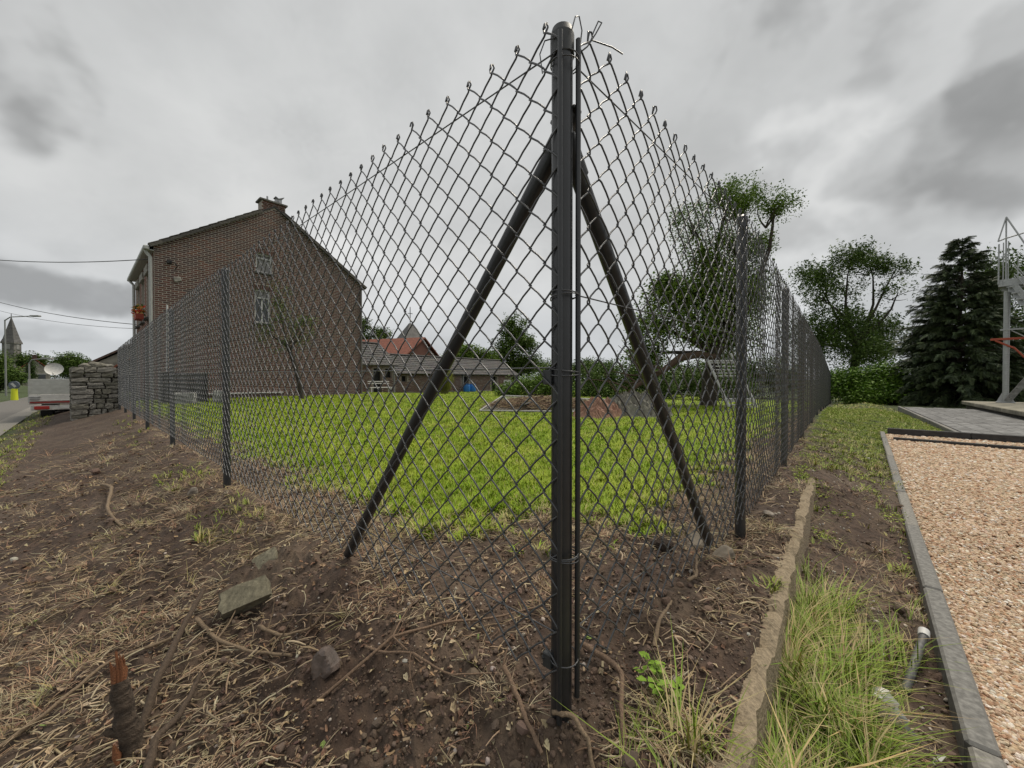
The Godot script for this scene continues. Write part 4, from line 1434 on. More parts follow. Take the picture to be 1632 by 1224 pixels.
	# trees and bushes behind the lawn
	var lb := [[Vector3(0.30, 7.12, -45.00), Vector3(1.65, 1.50, 1.57)], [Vector3(-0.30, 5.25, -45.60), Vector3(2.10, 1.65, 1.88)], [Vector3(1.43, 4.88, -44.40), Vector3(1.80, 1.65, 1.72)], [Vector3(-0.82, 3.23, -45.00), Vector3(2.10, 1.50, 1.80)], [Vector3(1.65, 2.77, -45.00), Vector3(1.95, 1.50, 1.72)], [Vector3(0.30, 1.88, -46.00), Vector3(2.62, 1.35, 1.99)]]
	tree("lime_tree", ground_at(0.4, -45.0), Vector3(0.4, 2.0, -45.0), lb, 0.3, bark, "tall egg-shaped tree left of the corner post, behind the outbuilding", "", 3000, lm_far, 0.42, Color(0.07, 0.11, 0.028), Color(0.13, 0.19, 0.04))
	tree("broadleaf_tree", ground_at(-4.6, -42.0), Vector3(-4.6, 2.0, -42.0), [[Vector3(-4.97, 3.76, -42.00), Vector3(1.75, 0.98, 1.37)], [Vector3(-3.22, 3.34, -42.50), Vector3(1.54, 0.98, 1.26)], [Vector3(-6.37, 3.06, -42.00), Vector3(1.12, 0.70, 0.91)]], 0.2, bark, "low bright green tree crown just above the long dark roof", "", 1300, lm_far, 0.4, midg, light)
	bush("yellow_shrub", [[Vector3(-1.77, 2.1, -38.00), Vector3(0.89, 0.63, 0.76)], [Vector3(-1.20, 1.53, -38.00), Vector3(0.76, 0.57, 0.67)], [Vector3(-1.4, 0.7, -38.0), Vector3(0.9, 0.8, 0.7)]], "yellow-green shrub at the end of the dark roof", "", 500, lm_far, 0.3, Color(0.16, 0.24, 0.03), Color(0.22, 0.30, 0.04))
	bush("garden_bush", [[Vector3(0.87, 0.45, -18.00), Vector3(1.14, 0.42, 0.78)], [Vector3(1.77, 0.60, -18.50), Vector3(0.90, 0.54, 0.72)], [Vector3(-0.12, 0.24, -17.60), Vector3(0.75, 0.30, 0.53)], [Vector3(2.22, 0.30, -18.00), Vector3(0.90, 0.42, 0.66)]], "low green bush behind the wire panel, left of the corner post", "bushes behind the lawn", 2200, lm, 0.17, Color(0.07, 0.13, 0.02), light)
	bush("garden_bush", [[Vector3(3.93, 0.75, -19.00), Vector3(0.95, 0.82, 0.89)], [Vector3(5.04, 1.03, -19.80), Vector3(1.0, 0.8, 0.9)], [Vector3(5.99, 0.75, -19.00), Vector3(1.11, 1.01, 1.06)], [Vector3(4.24, 0.12, -18.40), Vector3(1.27, 0.51, 0.89)]], "tangled green bush right of the corner post behind the tarpaulin", "bushes behind the lawn", 2000, lm, 0.2, dark, midg)
	bush("garden_bush", [[Vector3(6.78, 1.18, -19.50), Vector3(0.95, 0.9, 1.03)], [Vector3(7.41, 0.43, -19.00), Vector3(0.95, 0.79, 0.87)], [Vector3(9.6, 0.6, -19.5), Vector3(1.3, 0.9, 0.9)], [Vector3(11.6, 0.5, -20.0), Vector3(1.4, 0.9, 0.9)]], "dark bush behind the old fruit tree's trunk", "bushes behind the lawn", 2200, lm, 0.2, dark, midg)
	tree("broadleaf_tree", ground_at(9.0, -55.0), Vector3(9.0, 1.2, -55.0), [[Vector3(8.16, 2.12, -55.00), Vector3(3.21, 1.28, 2.25)], [Vector3(12.28, 2.6, -58.00), Vector3(3.67, 1.5, 2.66)], [Vector3(4.95, 2.28, -55.00), Vector3(2.29, 1.45, 1.97)]], 0.25, bark, "far low tree right of the corner post at the horizon", "", 1500, lm_far, 0.5, dark, midg)
	tree("broadleaf_tree", ground_at(-17.2, -45.0), Vector3(-17.2, 3.6, -45.0), [[Vector3(-17.93, 7.12, -45.00), Vector3(1.05, 1.05, 1.05)], [Vector3(-16.20, 6.38, -46.00), Vector3(1.35, 0.75, 1.05)], [Vector3(-16.95, 5.62, -45.00), Vector3(1.88, 0.75, 1.31)]], 0.22, bark, "tree crown showing right of the brick house above the red roof", "", 1100, lm_far, 0.36, dark, midg)
	# feathery shrub by the blue barrels
	var bamb := thing("bamboo_clump", ground_at(-4.65, -26.0), 0.0, "feathery yellow-green clump standing left of the blue barrels", "shrub")
	var stems := MB.new()
	var spots := []
	for k in 60:
		var a := rnd(0, TAU)
		var sp := rnd(0.1, 0.8)
		var top := Vector3(cos(a) * sp, rnd(0.9, 1.95), sin(a) * sp)
		limb(stems, Vector3(cos(a) * 0.2, 0, sin(a) * 0.2), top, 0.012, 0.004, 0.08, 4)
		for q in 26:
			var f := rnd(0.25, 1.0)
			spots.append(Transform3D(Basis.from_euler(Vector3(rnd(-0.6, 0.6), rnd(0, TAU), rnd(-0.6, 0.6))).scaled(Vector3.ONE * rnd(0.09, 0.17)), Vector3(cos(a) * 0.2, 0, sin(a) * 0.2).lerp(top, f) + rdir() * 0.07))
	part("stems", stems, mat("cane", Color(0.20, 0.20, 0.06), 0.7), bamb)
	leaves("foliage", lm_fine, spots, Color(0.17, 0.20, 0.03), Color(0.29, 0.30, 0.045), bamb, foliage_mat())
	# thin leaning tree in front of the gable
	var st := [[Vector3(-8.34, 3.02, -13.60), Vector3(0.68, 0.63, 0.66)], [Vector3(-7.84, 2.56, -13.90), Vector3(0.63, 0.54, 0.59)], [Vector3(-8.75, 2.45, -13.40), Vector3(0.59, 0.54, 0.57)], [Vector3(-7.39, 2.79, -13.60), Vector3(0.50, 0.36, 0.43)], [Vector3(-8.52, 3.81, -13.80), Vector3(0.45, 0.54, 0.50)], [Vector3(-8.07, 2.00, -13.60), Vector3(0.68, 0.41, 0.54)]]
	tree("young_tree", ground_at(-7.75, -13.9), Vector3(-8.2, 2.1, -13.7), st, 0.10, bark, "thin leaning tree with sparse leaves in front of the brick gable", "", 620, lm, 0.11, dark, midg, 0.0)
	# by the road on the left
	bush("roadside_shrub", [[Vector3(-51.9, 2.2, -38.00), Vector3(0.6, 1.4, 0.9)], [Vector3(-50.9, 1.1, -38.50), Vector3(0.6, 0.8, 0.8)], [Vector3(-49.9, 0.9, -38.00), Vector3(0.5, 0.7, 0.7)], [Vector3(-51.9, 0.8, -38.00), Vector3(0.8, 1.0, 0.9)], [Vector3(-53.5, 1.9, -39.0), Vector3(0.9, 2.0, 1.2)]], "dark green shrubs below the church tower at the left edge", "", 2000, lm_far, 0.3, dark, midg)
	tree("cypress_tree", ground_at(-63.9, -50.0), Vector3(-63.9, 0.8, -50.0), [[Vector3(-63.92, 2.58, -50.00), Vector3(0.42, 0.83, 0.42)], [Vector3(-63.92, 1.42, -50.00), Vector3(0.50, 1.17, 0.5)]], 0.1, bark, "narrow upright dark conifer left of the short street lamp", "", 500, lm_far, 0.25, dark, Color(0.04, 0.075, 0.02))
	tree("broadleaf_tree", ground_at(-95.0, -75.0), Vector3(-95.0, 2.0, -75.0), [[Vector3(-94.9, 4.30, -75.00), Vector3(1.9, 1.6, 1.8)], [Vector3(-92.2, 3.9, -78.00), Vector3(1.7, 1.5, 1.8)], [Vector3(-96.2, 4.5, -74.5), Vector3(1.3, 1.6, 1.6)], [Vector3(-94.5, 2.0, -75), Vector3(2.6, 1.6, 1.8)]], 0.3, bark, "broad green tree just right of the church tower", "", 2000, lm_far, 0.6, Color(0.05, 0.085, 0.02), midg)
	tree("broadleaf_tree", ground_at(-70.0, -60.0), Vector3(-70.0, 1.5, -60.0), [[Vector3(-70.10, 3.75, -60.00), Vector3(2.50, 1.40, 1.95)], [Vector3(-68.60, 2.75, -60.00), Vector3(2.20, 1.20, 1.70)], [Vector3(-72.10, 2.75, -62.00), Vector3(2.50, 1.20, 1.85)], [Vector3(-70, 1.5, -61), Vector3(3.4, 1.2, 1.8)]], 0.28, bark, "round dark tree above the stone wall", "", 1800, lm_far, 0.45, dark, midg)
	bush("wall_shrub", [[Vector3(-28.62, 1.95, -27.00), Vector3(0.54, 0.40, 0.47)], [Vector3(-28.98, 1.7, -27.00), Vector3(0.4, 0.4, 0.34)], [Vector3(-28.7, 0.8, -27.0), Vector3(0.7, 0.9, 0.5)]], "small bright green bush above the stone wall beside the red tiled gable", "", 500, lm_far, 0.2, midg, light)


func spruce() -> void:
	var base := ground_at(20.2, -17.0)
	var t := thing("spruce_tree", base, 0.0, "dark green spruce with layered drooping branches by the paved yard", "tree")
	var h := 7.55
	var tr := MB.new()
	limb(tr, Vector3(0, -0.2, 0), Vector3(0.05, h, 0), 0.16, 0.012, 0.0, 10)
	var trunk := part("trunk", tr, mats["bark"], t)
	var spray := MB.new()
	for k in 16:                                          # a flat drooping spray of twigs set with needles
		var f := k / 16.0
		for sg in [-1.0, 1.0]:
			var tone := 0.75 + 0.5 * fposmod(sin(k * 7.1 + sg) * 91.0, 1.0)
			spray.col = Color(tone, tone, tone)
			var d := Vector3(0.55, -0.12 + 0.2 * sin(k * 3.3), sg * (0.75 - f * 0.25)).normalized()
			spray.leaf2(Vector3(f, -f * f * 0.12, 0), d, Vector3(0.4 * sg, 1, 0).normalized(), 0.42 * (1.05 - f * 0.6), 0.085)
	var sm := spray.mesh()
	var xf := []
	var br := MB.new()
	var y := 0.3
	while y < h - 0.1:
		var f := y / h
		var reach := 2.75 * pow(1.0 - f, 0.78) + 0.08
		var cnt := 12 if f < 0.7 else 7
		for k in cnt:
			var a := rnd(0, TAU)
			var l := reach * rnd(0.72, 1.08)
			var droop := lerpf(-0.32, 0.45, f) + rnd(-0.08, 0.08)
			var tip := Vector3(cos(a) * l, y + droop * l, sin(a) * l)
			var root := Vector3(0.03, y + rnd(-0.08, 0.08), 0)
			br.tube([root, root.lerp(tip, 0.5) + Vector3.UP * 0.06 * l, tip], [0.03 * (1.0 - f) + 0.006, 0.016 * (1.0 - f) + 0.004, 0.003], 5)
			var n := int(8 + l * 14.0)
			for q in n:
				var g := lerpf(0.22, 1.0, (q + rng.randf()) / n)
				var p := root.lerp(tip, g) + Vector3.UP * sin(g * PI) * 0.05 * l
				var ang := a + rnd(-0.9, 0.9)
				var bs := Basis(Vector3.UP, -ang) * Basis(Vector3.BACK, droop * 0.5 - 0.25 + rnd(-0.75, 0.3)) * Basis(Vector3.RIGHT, rnd(-0.9, 0.9))
				xf.append(Transform3D(bs.scaled(Vector3.ONE * rnd(0.20, 0.40) * lerpf(1.0, 0.65, f)), p))
		y += lerpf(0.13, 0.16, f)
	part("branches", br, mats["bark"], trunk)
	var fm := mat("needles", Color(1, 1, 1), 0.6, 0.0, "", 1.0, 0.0, true)
	leaves("needles", sm, xf, Color(0.034, 0.056, 0.022), Color(0.080, 0.112, 0.038), t, fm)


# ---------------------------------------------------------------- things

func build_trailer() -> void:
	var t := thing("flatbed_trailer", W(-0.80, -0.555, 18.2), YAW, "pale flatbed trailer with red tail lights parked behind the stone wall", "trailer")
	var hw := 0.89
	var grey := mat("trailer_board", Color(0.50, 0.51, 0.48), 0.7, 0.0, "subtle", 1.5)
	var white := mat("trailer_white", Color(0.66, 0.65, 0.62), 0.6, 0.0, "subtle", 2.0)
	var blk := mat("rubber", Color(0.014, 0.014, 0.014), 0.8)
	var b := MB.new(); b.box(Vector3(0, 0.59, -1.6), Vector3(hw * 2, 0.10, 3.2), Basis(), 0.01)
	part("bed", b, white, t)
	var tg := MB.new(); tg.box(Vector3(0, 0.74, 0.015), Vector3(hw * 2, 0.20, 0.03), Basis(), 0.006)
	tg.box(Vector3(0, 0.655, 0.034), Vector3(hw * 2 - 0.02, 0.02, 0.012))
	var tail := part("tailboard", tg, white, t)
	for x in [-hw + 0.12, hw - 0.12]:
		var hg := MB.new()
		hg.box(Vector3(x, 0.77, 0.05), Vector3(0.22, 0.03, 0.03), Basis(), 0.005); hg.box(Vector3(x, 0.70, 0.05), Vector3(0.2, 0.025, 0.03), Basis(), 0.005)
		part("latch", hg, mats["galvanised"], tail)
	var up := MB.new(); up.box(Vector3(0, 1.085, 0.0), Vector3(hw * 2 - 0.01, 0.475, 0.025), Basis(), 0.005)
	for x in [-hw + 0.02, 0.0, hw - 0.02]: up.box(Vector3(x, 1.085, 0.02), Vector3(0.04, 0.475, 0.02))
	part("upper_board", up, grey, t)
	for x in [-hw, hw]:
		var sd := MB.new()
		sd.box(Vector3(x, 0.95, -1.62), Vector3(0.03, 0.72, 3.15), Basis(), 0.005)
		part("side_board", sd, grey, t)
	var rs := MB.new(); rs.box(Vector3(0, 0.60, 0.02), Vector3(hw * 2 - 0.04, 0.05, 0.03), Basis(), 0.005)
	part("red_strip", rs, mat("red_reflector", Color(0.28, 0.035, 0.03), 0.4), t)
	var lb := MB.new(); lb.box(Vector3(0, 0.43, -0.02), Vector3(hw * 2 - 0.06, 0.15, 0.05), Basis(), 0.008)
	var bar := part("light_bar", lb, white, t)
	for x in [-hw + 0.25, hw - 0.25]:
		var li := MB.new(); li.box(Vector3(x, 0.43, 0.02), Vector3(0.30, 0.10, 0.04), Basis(), 0.012)
		part("tail_light", li, mat("tail_lamp_red", Color(0.33, 0.02, 0.015), 0.25), bar)
	var pl := MB.new(); pl.box(Vector3(-0.02, 0.44, 0.012), Vector3(0.52, 0.11, 0.012), Basis(), 0.003)
	part("number_plate", pl, mats["white_paint"], bar)
	for x in [-0.55, 0.55]:
		for z in [-0.55, -1.35]:
			var ty := MB.new()
			ty.tube([Vector3(x - 0.13, 0.26, z), Vector3(x - 0.11, 0.26, z), Vector3(x + 0.11, 0.26, z), Vector3(x + 0.13, 0.26, z)], [0.22, 0.26, 0.26, 0.22], 22)
			var wh := part("wheel", ty, blk, t)
			var rim := MB.new()
			rim.tube([Vector3(x - 0.137, 0.26, z), Vector3(x + 0.137, 0.26, z)], 0.14, 16)
			part("rim", rim, mats["galvanised"], wh)
	var ch := MB.new()
	for x in [-0.35, 0.35]: ch.box(Vector3(x, 0.50, -1.6), Vector3(0.07, 0.09, 3.0))
	ch.box(Vector3(0, 0.30, -0.95), Vector3(1.1, 0.07, 0.07))
	part("chassis", ch, mats["black_iron"], t)


func build_stairs() -> void:
	# concrete platform under the stairs
	var sl := MB.new()
	sl.box(Vector3(3.7, -0.06, 2.65), Vector3(7.4, 0.12, 5.3), Basis(), 0.015)
	var slab := one("concrete_platform", sl, mat("pale_concrete", Color(0.36, 0.335, 0.26), 0.9, 0.0, "blotch", 1.0, 0.3), W(12.4, 0.0, -3.72), YAW, "pale concrete slab carrying the galvanised stairs beside the paving", "platform")
	var rz := MB.new()
	rz.box(Vector3(3.7, -0.36, 2.7), Vector3(7.3, 0.475, 5.2))
	part("riser", rz, mat("damp_concrete", Color(0.085, 0.078, 0.066), 0.95, 0.0, "blotch", 2.0, 0.3), slab)
	var g := mat("stair_zinc", Color(0.46, 0.475, 0.475), 0.5, 0.45, "subtle", 3.0)
	var t := thing("steel_staircase", Vector3(16.0, 0.002, -12.2), 0.0, "galvanised steel staircase on a round column at the right edge", "staircase")
	t.rotation.y = -0.92; t.scale = Vector3(0.64, 1.0, 0.64)
	var co := MB.new(); co.lathe([Vector2(0.0, 0.0), Vector2(0.105, 0.0), Vector2(0.105, 3.62), Vector2(0, 3.62)], Vector3(0, 0, 0), 24)
	part("column", co, g, t)
	var bp := MB.new(); bp.box(Vector3(0, 0.012, 0), Vector3(0.62, 0.02, 0.5), Basis(), 0.004)
	for sg in [-1.0, 1.0]:
		bp.prism([Vector2(sg * 0.1, 0.02), Vector2(sg * 0.29, 0.02), Vector2(sg * 0.1, 0.34)], -0.008, 0.008)
	part("base_plate", bp, g, t)
	var dk := MB.new()
	dk.box(Vector3(0.35, 3.78, -0.1), Vector3(1.25, 0.04, 1.1))
	dk.box(Vector3(-0.27, 3.84, -0.1), Vector3(0.012, 0.22, 1.1)); dk.box(Vector3(0.35, 3.84, 0.456), Vector3(1.25, 0.22, 0.012))
	dk.box(Vector3(0.12, 3.69, -0.1), Vector3(0.6, 0.14, 0.25)); dk.box(Vector3(0.3, 3.74, 0.3), Vector3(0.9, 0.05, 0.06))
	part("landing", dk, g, t)
	# landing rail
	var rl := MB.new()
	rl.tube([Vector3(-0.30, 5.20, 0.42), Vector3(-0.06, 5.95, 0.3)], 0.026, 8)
	rl.tube([Vector3(-0.30, 5.20, 0.42), Vector3(-0.1, 5.25, 0.42), Vector3(1.2, 5.42, 0.42)], 0.022, 8)
	rl.tube([Vector3(-0.06, 5.95, 0.3), Vector3(0.86, 4.3, 0.9), Vector3(1.9, 2.6, 1.5)], 0.030, 8)
	part("handrail", rl, g, t)
	for x in [-0.27, -0.13, 0.02]:
		var ps := MB.new(); ps.tube([Vector3(x, 3.8, 0.42 - x * 0.3), Vector3(x, 5.15 + x * 0.2, 0.42 - x * 0.3)], 0.028 if x < -0.2 else 0.02, 8)
		part("baluster", ps, g, t)
	var mp := MB.new(); mp.tube([Vector3(-0.04, 3.8, 0.3), Vector3(-0.06, 5.95, 0.3)], 0.028, 8)
	part("baluster", mp, g, t)
	# flight down towards the right
	for sd in 2:
		var off := Vector3(0, 0, -0.8 * sd)
		var st := MB.new()
		var a := Vector3(0.20, 3.75, 0.50) + off
		var b := Vector3(2.3, 0.75, 1.75) + off
		var d := (b - a).normalized()
		var bs := Basis(d, d.cross(Vector3(0.5, 0, -0.86)).normalized(), Vector3.ZERO)
		bs.z = bs.x.cross(bs.y)
		st.box((a + b) * 0.5, Vector3(a.distance_to(b), 0.2, 0.02), bs, 0.004)
		part("stringer", st, g, t)
		for k in 9:
			var f := (k + 0.5) / 9.0
			var bl := MB.new()
			var p := a.lerp(b, f)
			bl.tube([p, p + Vector3(0, 0.98, 0)], 0.014, 6)
			part("baluster", bl, g, t)
		for h in [0.35, 0.66]:
			var mr := MB.new(); mr.tube([a + Vector3(0, h, 0), b + Vector3(0, h, 0)], 0.014, 6)
			part("mid_rail", mr, g, t)
	for k in 14:
		var f := (k + 0.5) / 14.0
		var p := Vector3(0.20, 3.80, 0.50).lerp(Vector3(2.3, 0.8, 1.75), f) + Vector3(0, 0, -0.4)
		var tr := MB.new(); tr.box(p, Vector3(0.27, 0.045, 0.76), Basis(Vector3.UP, -0.53), 0.004)
		tr.box(p + Vector3(-0.06, -0.09, -0.02), Vector3(0.012, 0.15, 0.72), Basis(Vector3.UP, -0.53))
		part("tread", tr, g, t)
	# stringers of the lower flight
	for z in [0.15, -0.55]:
		var ls := MB.new()
		var a := Vector3(-0.22, 0.02, z)
		var b := Vector3(1.6, 2.25, z + 0.1)
		var d := (b - a).normalized()
		var bs := Basis(d, Vector3(-d.y, d.x, 0).normalized(), Vector3.BACK)
		ls.box((a + b) * 0.5 + Vector3(0.25, 0, 0), Vector3(a.distance_to(b), 0.19, 0.03), bs, 0.004)
		ls.box((a + b) * 0.5 + Vector3(0.25, 0, 0.03) + bs.y * 0.09, Vector3(a.distance_to(b), 0.02, 0.07), bs)
		ls.box((a + b) * 0.5 + Vector3(0.25, 0, 0.03) - bs.y * 0.09, Vector3(a.distance_to(b), 0.02, 0.07), bs)
		var lo := part("lower_stringer", ls, mat("dull_alloy", Color(0.40, 0.40, 0.38), 0.5, 0.3, "blotch", 2.0), t)
		for k in 8:
			var p := a.lerp(b, (k + 0.5) / 8.0) + Vector3(0.25, 0, 0.022)
			var bt := MB.new(); bt.tube([p + bs.y * 0.04, p + bs.y * 0.04 + Vector3(0, 0, 0.02)], 0.016, 6)
			part("bolt", bt, mats["black_iron"], lo)
	var br := MB.new()
	br.box(Vector3(0.35, 2.06, 0.12), Vector3(1.7, 0.07, 0.05), Basis(), 0.006)
	br.tube([Vector3(-0.35, 2.02, 0.12), Vector3(0.25, 1.75, 0.12), Vector3(0.75, 1.25, 0.14)], 0.032, 8)
	part("red_brace", br, mat("red_lead", Color(0.36, 0.07, 0.035), 0.65), t)
	var cb := MB.new(); cb.box(Vector3(0.4, 2.36, 0.1), Vector3(1.2, 0.05, 0.05)); cb.tube([Vector3(0.15, 2.32, 0.1), Vector3(1.2, 1.75, 0.1)], 0.02, 6); cb.tube([Vector3(0.55, 2.0, 0.16), Vector3(1.3, 2.4, 0.16)], 0.02, 6)
	part("cross_brace", cb, g, t)
	# low wall behind the spruce
	var lw := thing("block_wall", Vector3(28.0, -0.45, -21.5), 0.0, "low beige block wall behind the spruce trunk", "wall")
	var cm := mat("block_core", Color(0.20, 0.175, 0.14), 0.95)
	var bdy := MB.new(); bdy.box(Vector3(0, 0.25, 0), Vector3(13.0, 0.78, 0.16))
	part("core", bdy, cm, lw)
	var bk := MB.new(); bk.box(Vector3.ZERO, Vector3(0.485, 0.185, 0.2), Basis(), 0.008)
	var bkm := bk.mesh()
	for r in 4:
		for k in 26:
			part("block", bkm, mat("block%d" % (rng.randi() % 3), Color(0.31, 0.26, 0.20).lerp(Color(0.24, 0.205, 0.16), rng.randf()), 0.95, 0.0, "blotch", 2.0), lw, Transform3D(Basis(), Vector3(-6.25 + k * 0.495 + (0.12 if r % 2 else -0.12), -0.04 + r * 0.195, 0.0)))


func mound(rx: float, rz: float, h: float, seed_: int, rough: float, freq: float, dome := 0.6) -> MB:      # a crumpled heap or sheet
	var f := FastNoiseLite.new(); f.seed = seed_; f.frequency = freq; f.fractal_octaves = 4; f.fractal_type = FastNoiseLite.FRACTAL_RIDGED
	var mb := MB.new()
	var n := 34
	var grid := []
	for a in n + 1:
		var row := []
		for b in n + 1:
			var p := Vector2(a / float(n) * 2.0 - 1.0, b / float(n) * 2.0 - 1.0)
			var d := p.length()
			var q := p if d < 1e-4 else p * (maxf(absf(p.x), absf(p.y)) / d)
			var e := 1.0 - q.length_squared()
			var y := h * pow(maxf(e, 0.0), dome) * (0.75 + 0.5 * f.get_noise_2d(q.x * rx * 3.0, q.y * rz * 3.0)) + f.get_noise_2d(q.x * rx * 9.0 + 9.0, q.y * rz * 9.0) * rough * sst(0.0, 0.3, e)
			row.append(Vector3(q.x * rx, maxf(y, 0.0) - 0.04 * (1.0 - sst(0.0, 0.2, e)), q.y * rz))
		grid.append(row)
	for a in n:
		for b in n:
			mb.poly([grid[a][b], grid[a + 1][b], grid[a + 1][b + 1]], Vector3(0, -50, 0))
			mb.poly([grid[a][b], grid[a + 1][b + 1], grid[a][b + 1]], Vector3(0, -50, 0))
	return mb


func build_yard_things() -> void:
	# hay heap under a tilted wire panel
	var hay := mound(1.45, 0.85, 0.30, 5, 0.06, 1.2)
	var hs := Node3D.new()
	hs.name = "hay_heap"
	add_child(hs)
	hs.position = ground_at(0.75, -9.3) - Vector3(0, 0.02, 0)
	tag(hs, "heap of dry brown hay and roots lying under the wire panel", "hay heap")
	part("heap", hay, mat("hay_heap", Color(0.17, 0.12, 0.08), 0.95, 0.0, "soil", 5.0, 3.0), hs)
	var xf := []
	var cs := PackedColorArray()
	for k in 2600:
		var a := rnd(0, TAU)
		var r := sqrt(rng.randf())
		var p := Vector3(cos(a) * r * 1.5, 0, sin(a) * r * 0.88)
		p.y = 0.29 * pow(maxf(1.0 - r * r, 0.0), 0.6) + rnd(-0.02, 0.05)
		xf.append(Transform3D(Basis.from_euler(Vector3(rnd(-0.5, 0.5), rnd(0, TAU), rnd(-0.5, 0.5))).scaled(Vector3(1, 1, 1) * rnd(1.5, 4.0)), p))
		cs.append(vary(Color(0.30, 0.23, 0.14) if rng.randf() < 0.7 else Color(0.12, 0.065, 0.045), 0.3))
	many("hay", straw_mesh(3), mat("straw", Color(1, 1, 1), 0.85, 0.0, "", 1.0, 0.0, true), xf, cs, hs)
	var wp := thing("wire_panel", ground_at(0.95, -9.6), 0.0, "grey framed wire mesh panel lying tilted over the hay heap", "wire panel")
	var alu := mat("panel_frame", Color(0.30, 0.30, 0.29), 0.5, 0.5)
	var c := [Vector3(-1.68, 0.05, 1.15), Vector3(-1.2, 0.30, -0.95), Vector3(1.62, 0.20, -0.75), Vector3(1.0, 0.05, 1.5)]
	var fr := MB.new()
	for k in 4: fr.tube([c[k], c[(k + 1) % 4]], 0.02, 8)
	part("frame", fr, alu, wp)
	var bar := MB.new(); bar.tube([c[0].lerp(c[3], 0.35) + Vector3(0, 0.12, 0), c[1].lerp(c[2], 0.55) + Vector3(0, 0.12, 0)], 0.028, 8)
	part("bar", bar, mat("black_iron", Color.BLACK), wp)
	var ms := MB.new()
	for k in range(1, 34):
		var f := k / 34.0
		ms.tube([c[0].lerp(c[3], f), c[1].lerp(c[2], f)], 0.003, 4, false)
		if k < 26: ms.tube([c[0].lerp(c[1], k / 26.0), c[3].lerp(c[2], k / 26.0)], 0.003, 4, false)
	part("mesh", ms, alu, wp)
	# tarpaulins
	var pk := mound(0.62, 0.5, 0.34, 21, 0.10, 1.1, 1.1)
	one("sheet", pk, mat("pink_sheet", Color(0.48, 0.27, 0.19), 0.8, 0.0, "blotch", 1.5), ground_at(1.75, -7.55), 0.5, "faded pinkish orange sheet crumpled on the lawn beside the grey tarpaulin", "sheet")
	var gt := mound(0.80, 0.6, 0.40, 33, 0.20, 2.2, 1.1)
	one("tarpaulin", gt, mat("grey_tarp", Color(0.30, 0.285, 0.235), 0.7, 0.0, "blotch", 2.0), ground_at(2.5, -7.75), -0.2, "crumpled grey tarpaulin heap on the lawn right of the corner post", "tarpaulin")
	# white slatted frame leaning by the tree
	var wf := thing("slatted_frame", ground_at(6.0, -10.3), -0.12, "white metal slatted frame leaning in front of the old fruit tree", "frame")
	var wm: Material = mats["white_paint"]
	var tilt := func(p: Vector2) -> Vector3: return Vector3(p.x - 0.32 * p.y + 0.05, p.y * 0.97, -0.28 * p.y)
	for x in [-0.08, 0.62]:
		var rl := MB.new(); rl.tube([tilt.call(Vector2(x, 0.0)), tilt.call(Vector2(x, 1.65 if x < 0.0 else 1.58))], 0.036, 8)
		part("rail", rl, wm, wf)
	for y in [1.36, 1.30, 1.2, 1.1, 1.0, 0.92, 0.26, 0.2, 0.1, 0.03]:
		var sl := MB.new(); sl.tube([tilt.call(Vector2(-0.08, y)), tilt.call(Vector2(0.62, y))], 0.034 if y in [1.36, 0.26] else 0.019, 6)
		part("slat", sl, wm, wf)
	for x in [0.15, 0.35]:
		var sl := MB.new(); sl.tube([tilt.call(Vector2(x, 0.92)), tilt.call(Vector2(x, 1.36))], 0.011, 6)
		part("slat", sl, wm, wf)
	# beside the gable
	var pol := MB.new(); pol.tube([Vector3(-0.06, 0, 0), Vector3(0.0, 1.2, 0), Vector3(0.02, 3.2, 0)], [0.03, 0.03, 0.025], 8)
	one("white_pole", pol, wm, ground_at(-11.35, -12.4), 0.0, "thin white pole standing at the left corner of the brick gable", "pole")
	var cbn := thing("compost_bin", ground_at(-10.6, -12.15), YAW, "dark slatted compost bin beside the white pole", "compost bin")
	var dw := mat("dark_wood", Color(0.05, 0.05, 0.048), 0.9, 0.0, "streak", 3.0, 0.5)
	var db := MB.new(); db.box(Vector3.ZERO, Vector3(1.05, 0.085, 0.03), Basis(), 0.006)
	var dbm := db.mesh()
	for r in 9:
		for sd in 4:
			part("slat", dbm, dw, cbn, Transform3D(Basis(Vector3.UP, sd * PI / 2), Vector3(sin(sd * PI / 2) * 0.52, 0.08 + r * 0.105, cos(sd * PI / 2) * 0.52)))
	for sx in [-1, 1]:
		for sz in [-1, 1]:
			var pb := MB.new(); pb.box(Vector3(sx * 0.47, 0.48, sz * 0.47), Vector3(0.07, 1.0, 0.07))
			part("post", pb, dw, cbn)
	for a in [[-9.85, -11.3, 0.55, 0.36, "large white foam block on the grass by the compost bin"], [-9.25, -11.9, 0.3, 0.40, "smaller white foam block on the grass right of the large one"]]:
		var fb := MB.new()
		fb.box(Vector3(0, a[3] * 0.5, 0), Vector3(a[2], a[3], 0.34), Basis(), 0.02)
		fb.box(Vector3(0.02, a[3] * 0.5, 0.175), Vector3(a[2] - 0.1, 0.02, 0.012))
		one("foam_block", fb, mat("foam", Color(0.55, 0.55, 0.53), 0.8, 0.0, "blotch", 2.0), ground_at(a[0], a[1]), 0.5, a[4], "block", "foam blocks by the house")
	# by the outbuilding
	var bn := thing("garden_bench", W(11.9, smooth_level(11.9, 21.6) , 21.6), YAW, "white garden bench in front of the outbuilding door", "bench")
	for y in [0.36, 0.62, 0.74]:
		var sl := MB.new(); sl.box(Vector3(0, y, 0.0 if y < 0.4 else -0.2), Vector3(1.5, 0.05, 0.35 if y < 0.4 else 0.03), Basis(), 0.006)
		part("seat" if y < 0.4 else "back_slat", sl, wm, bn)
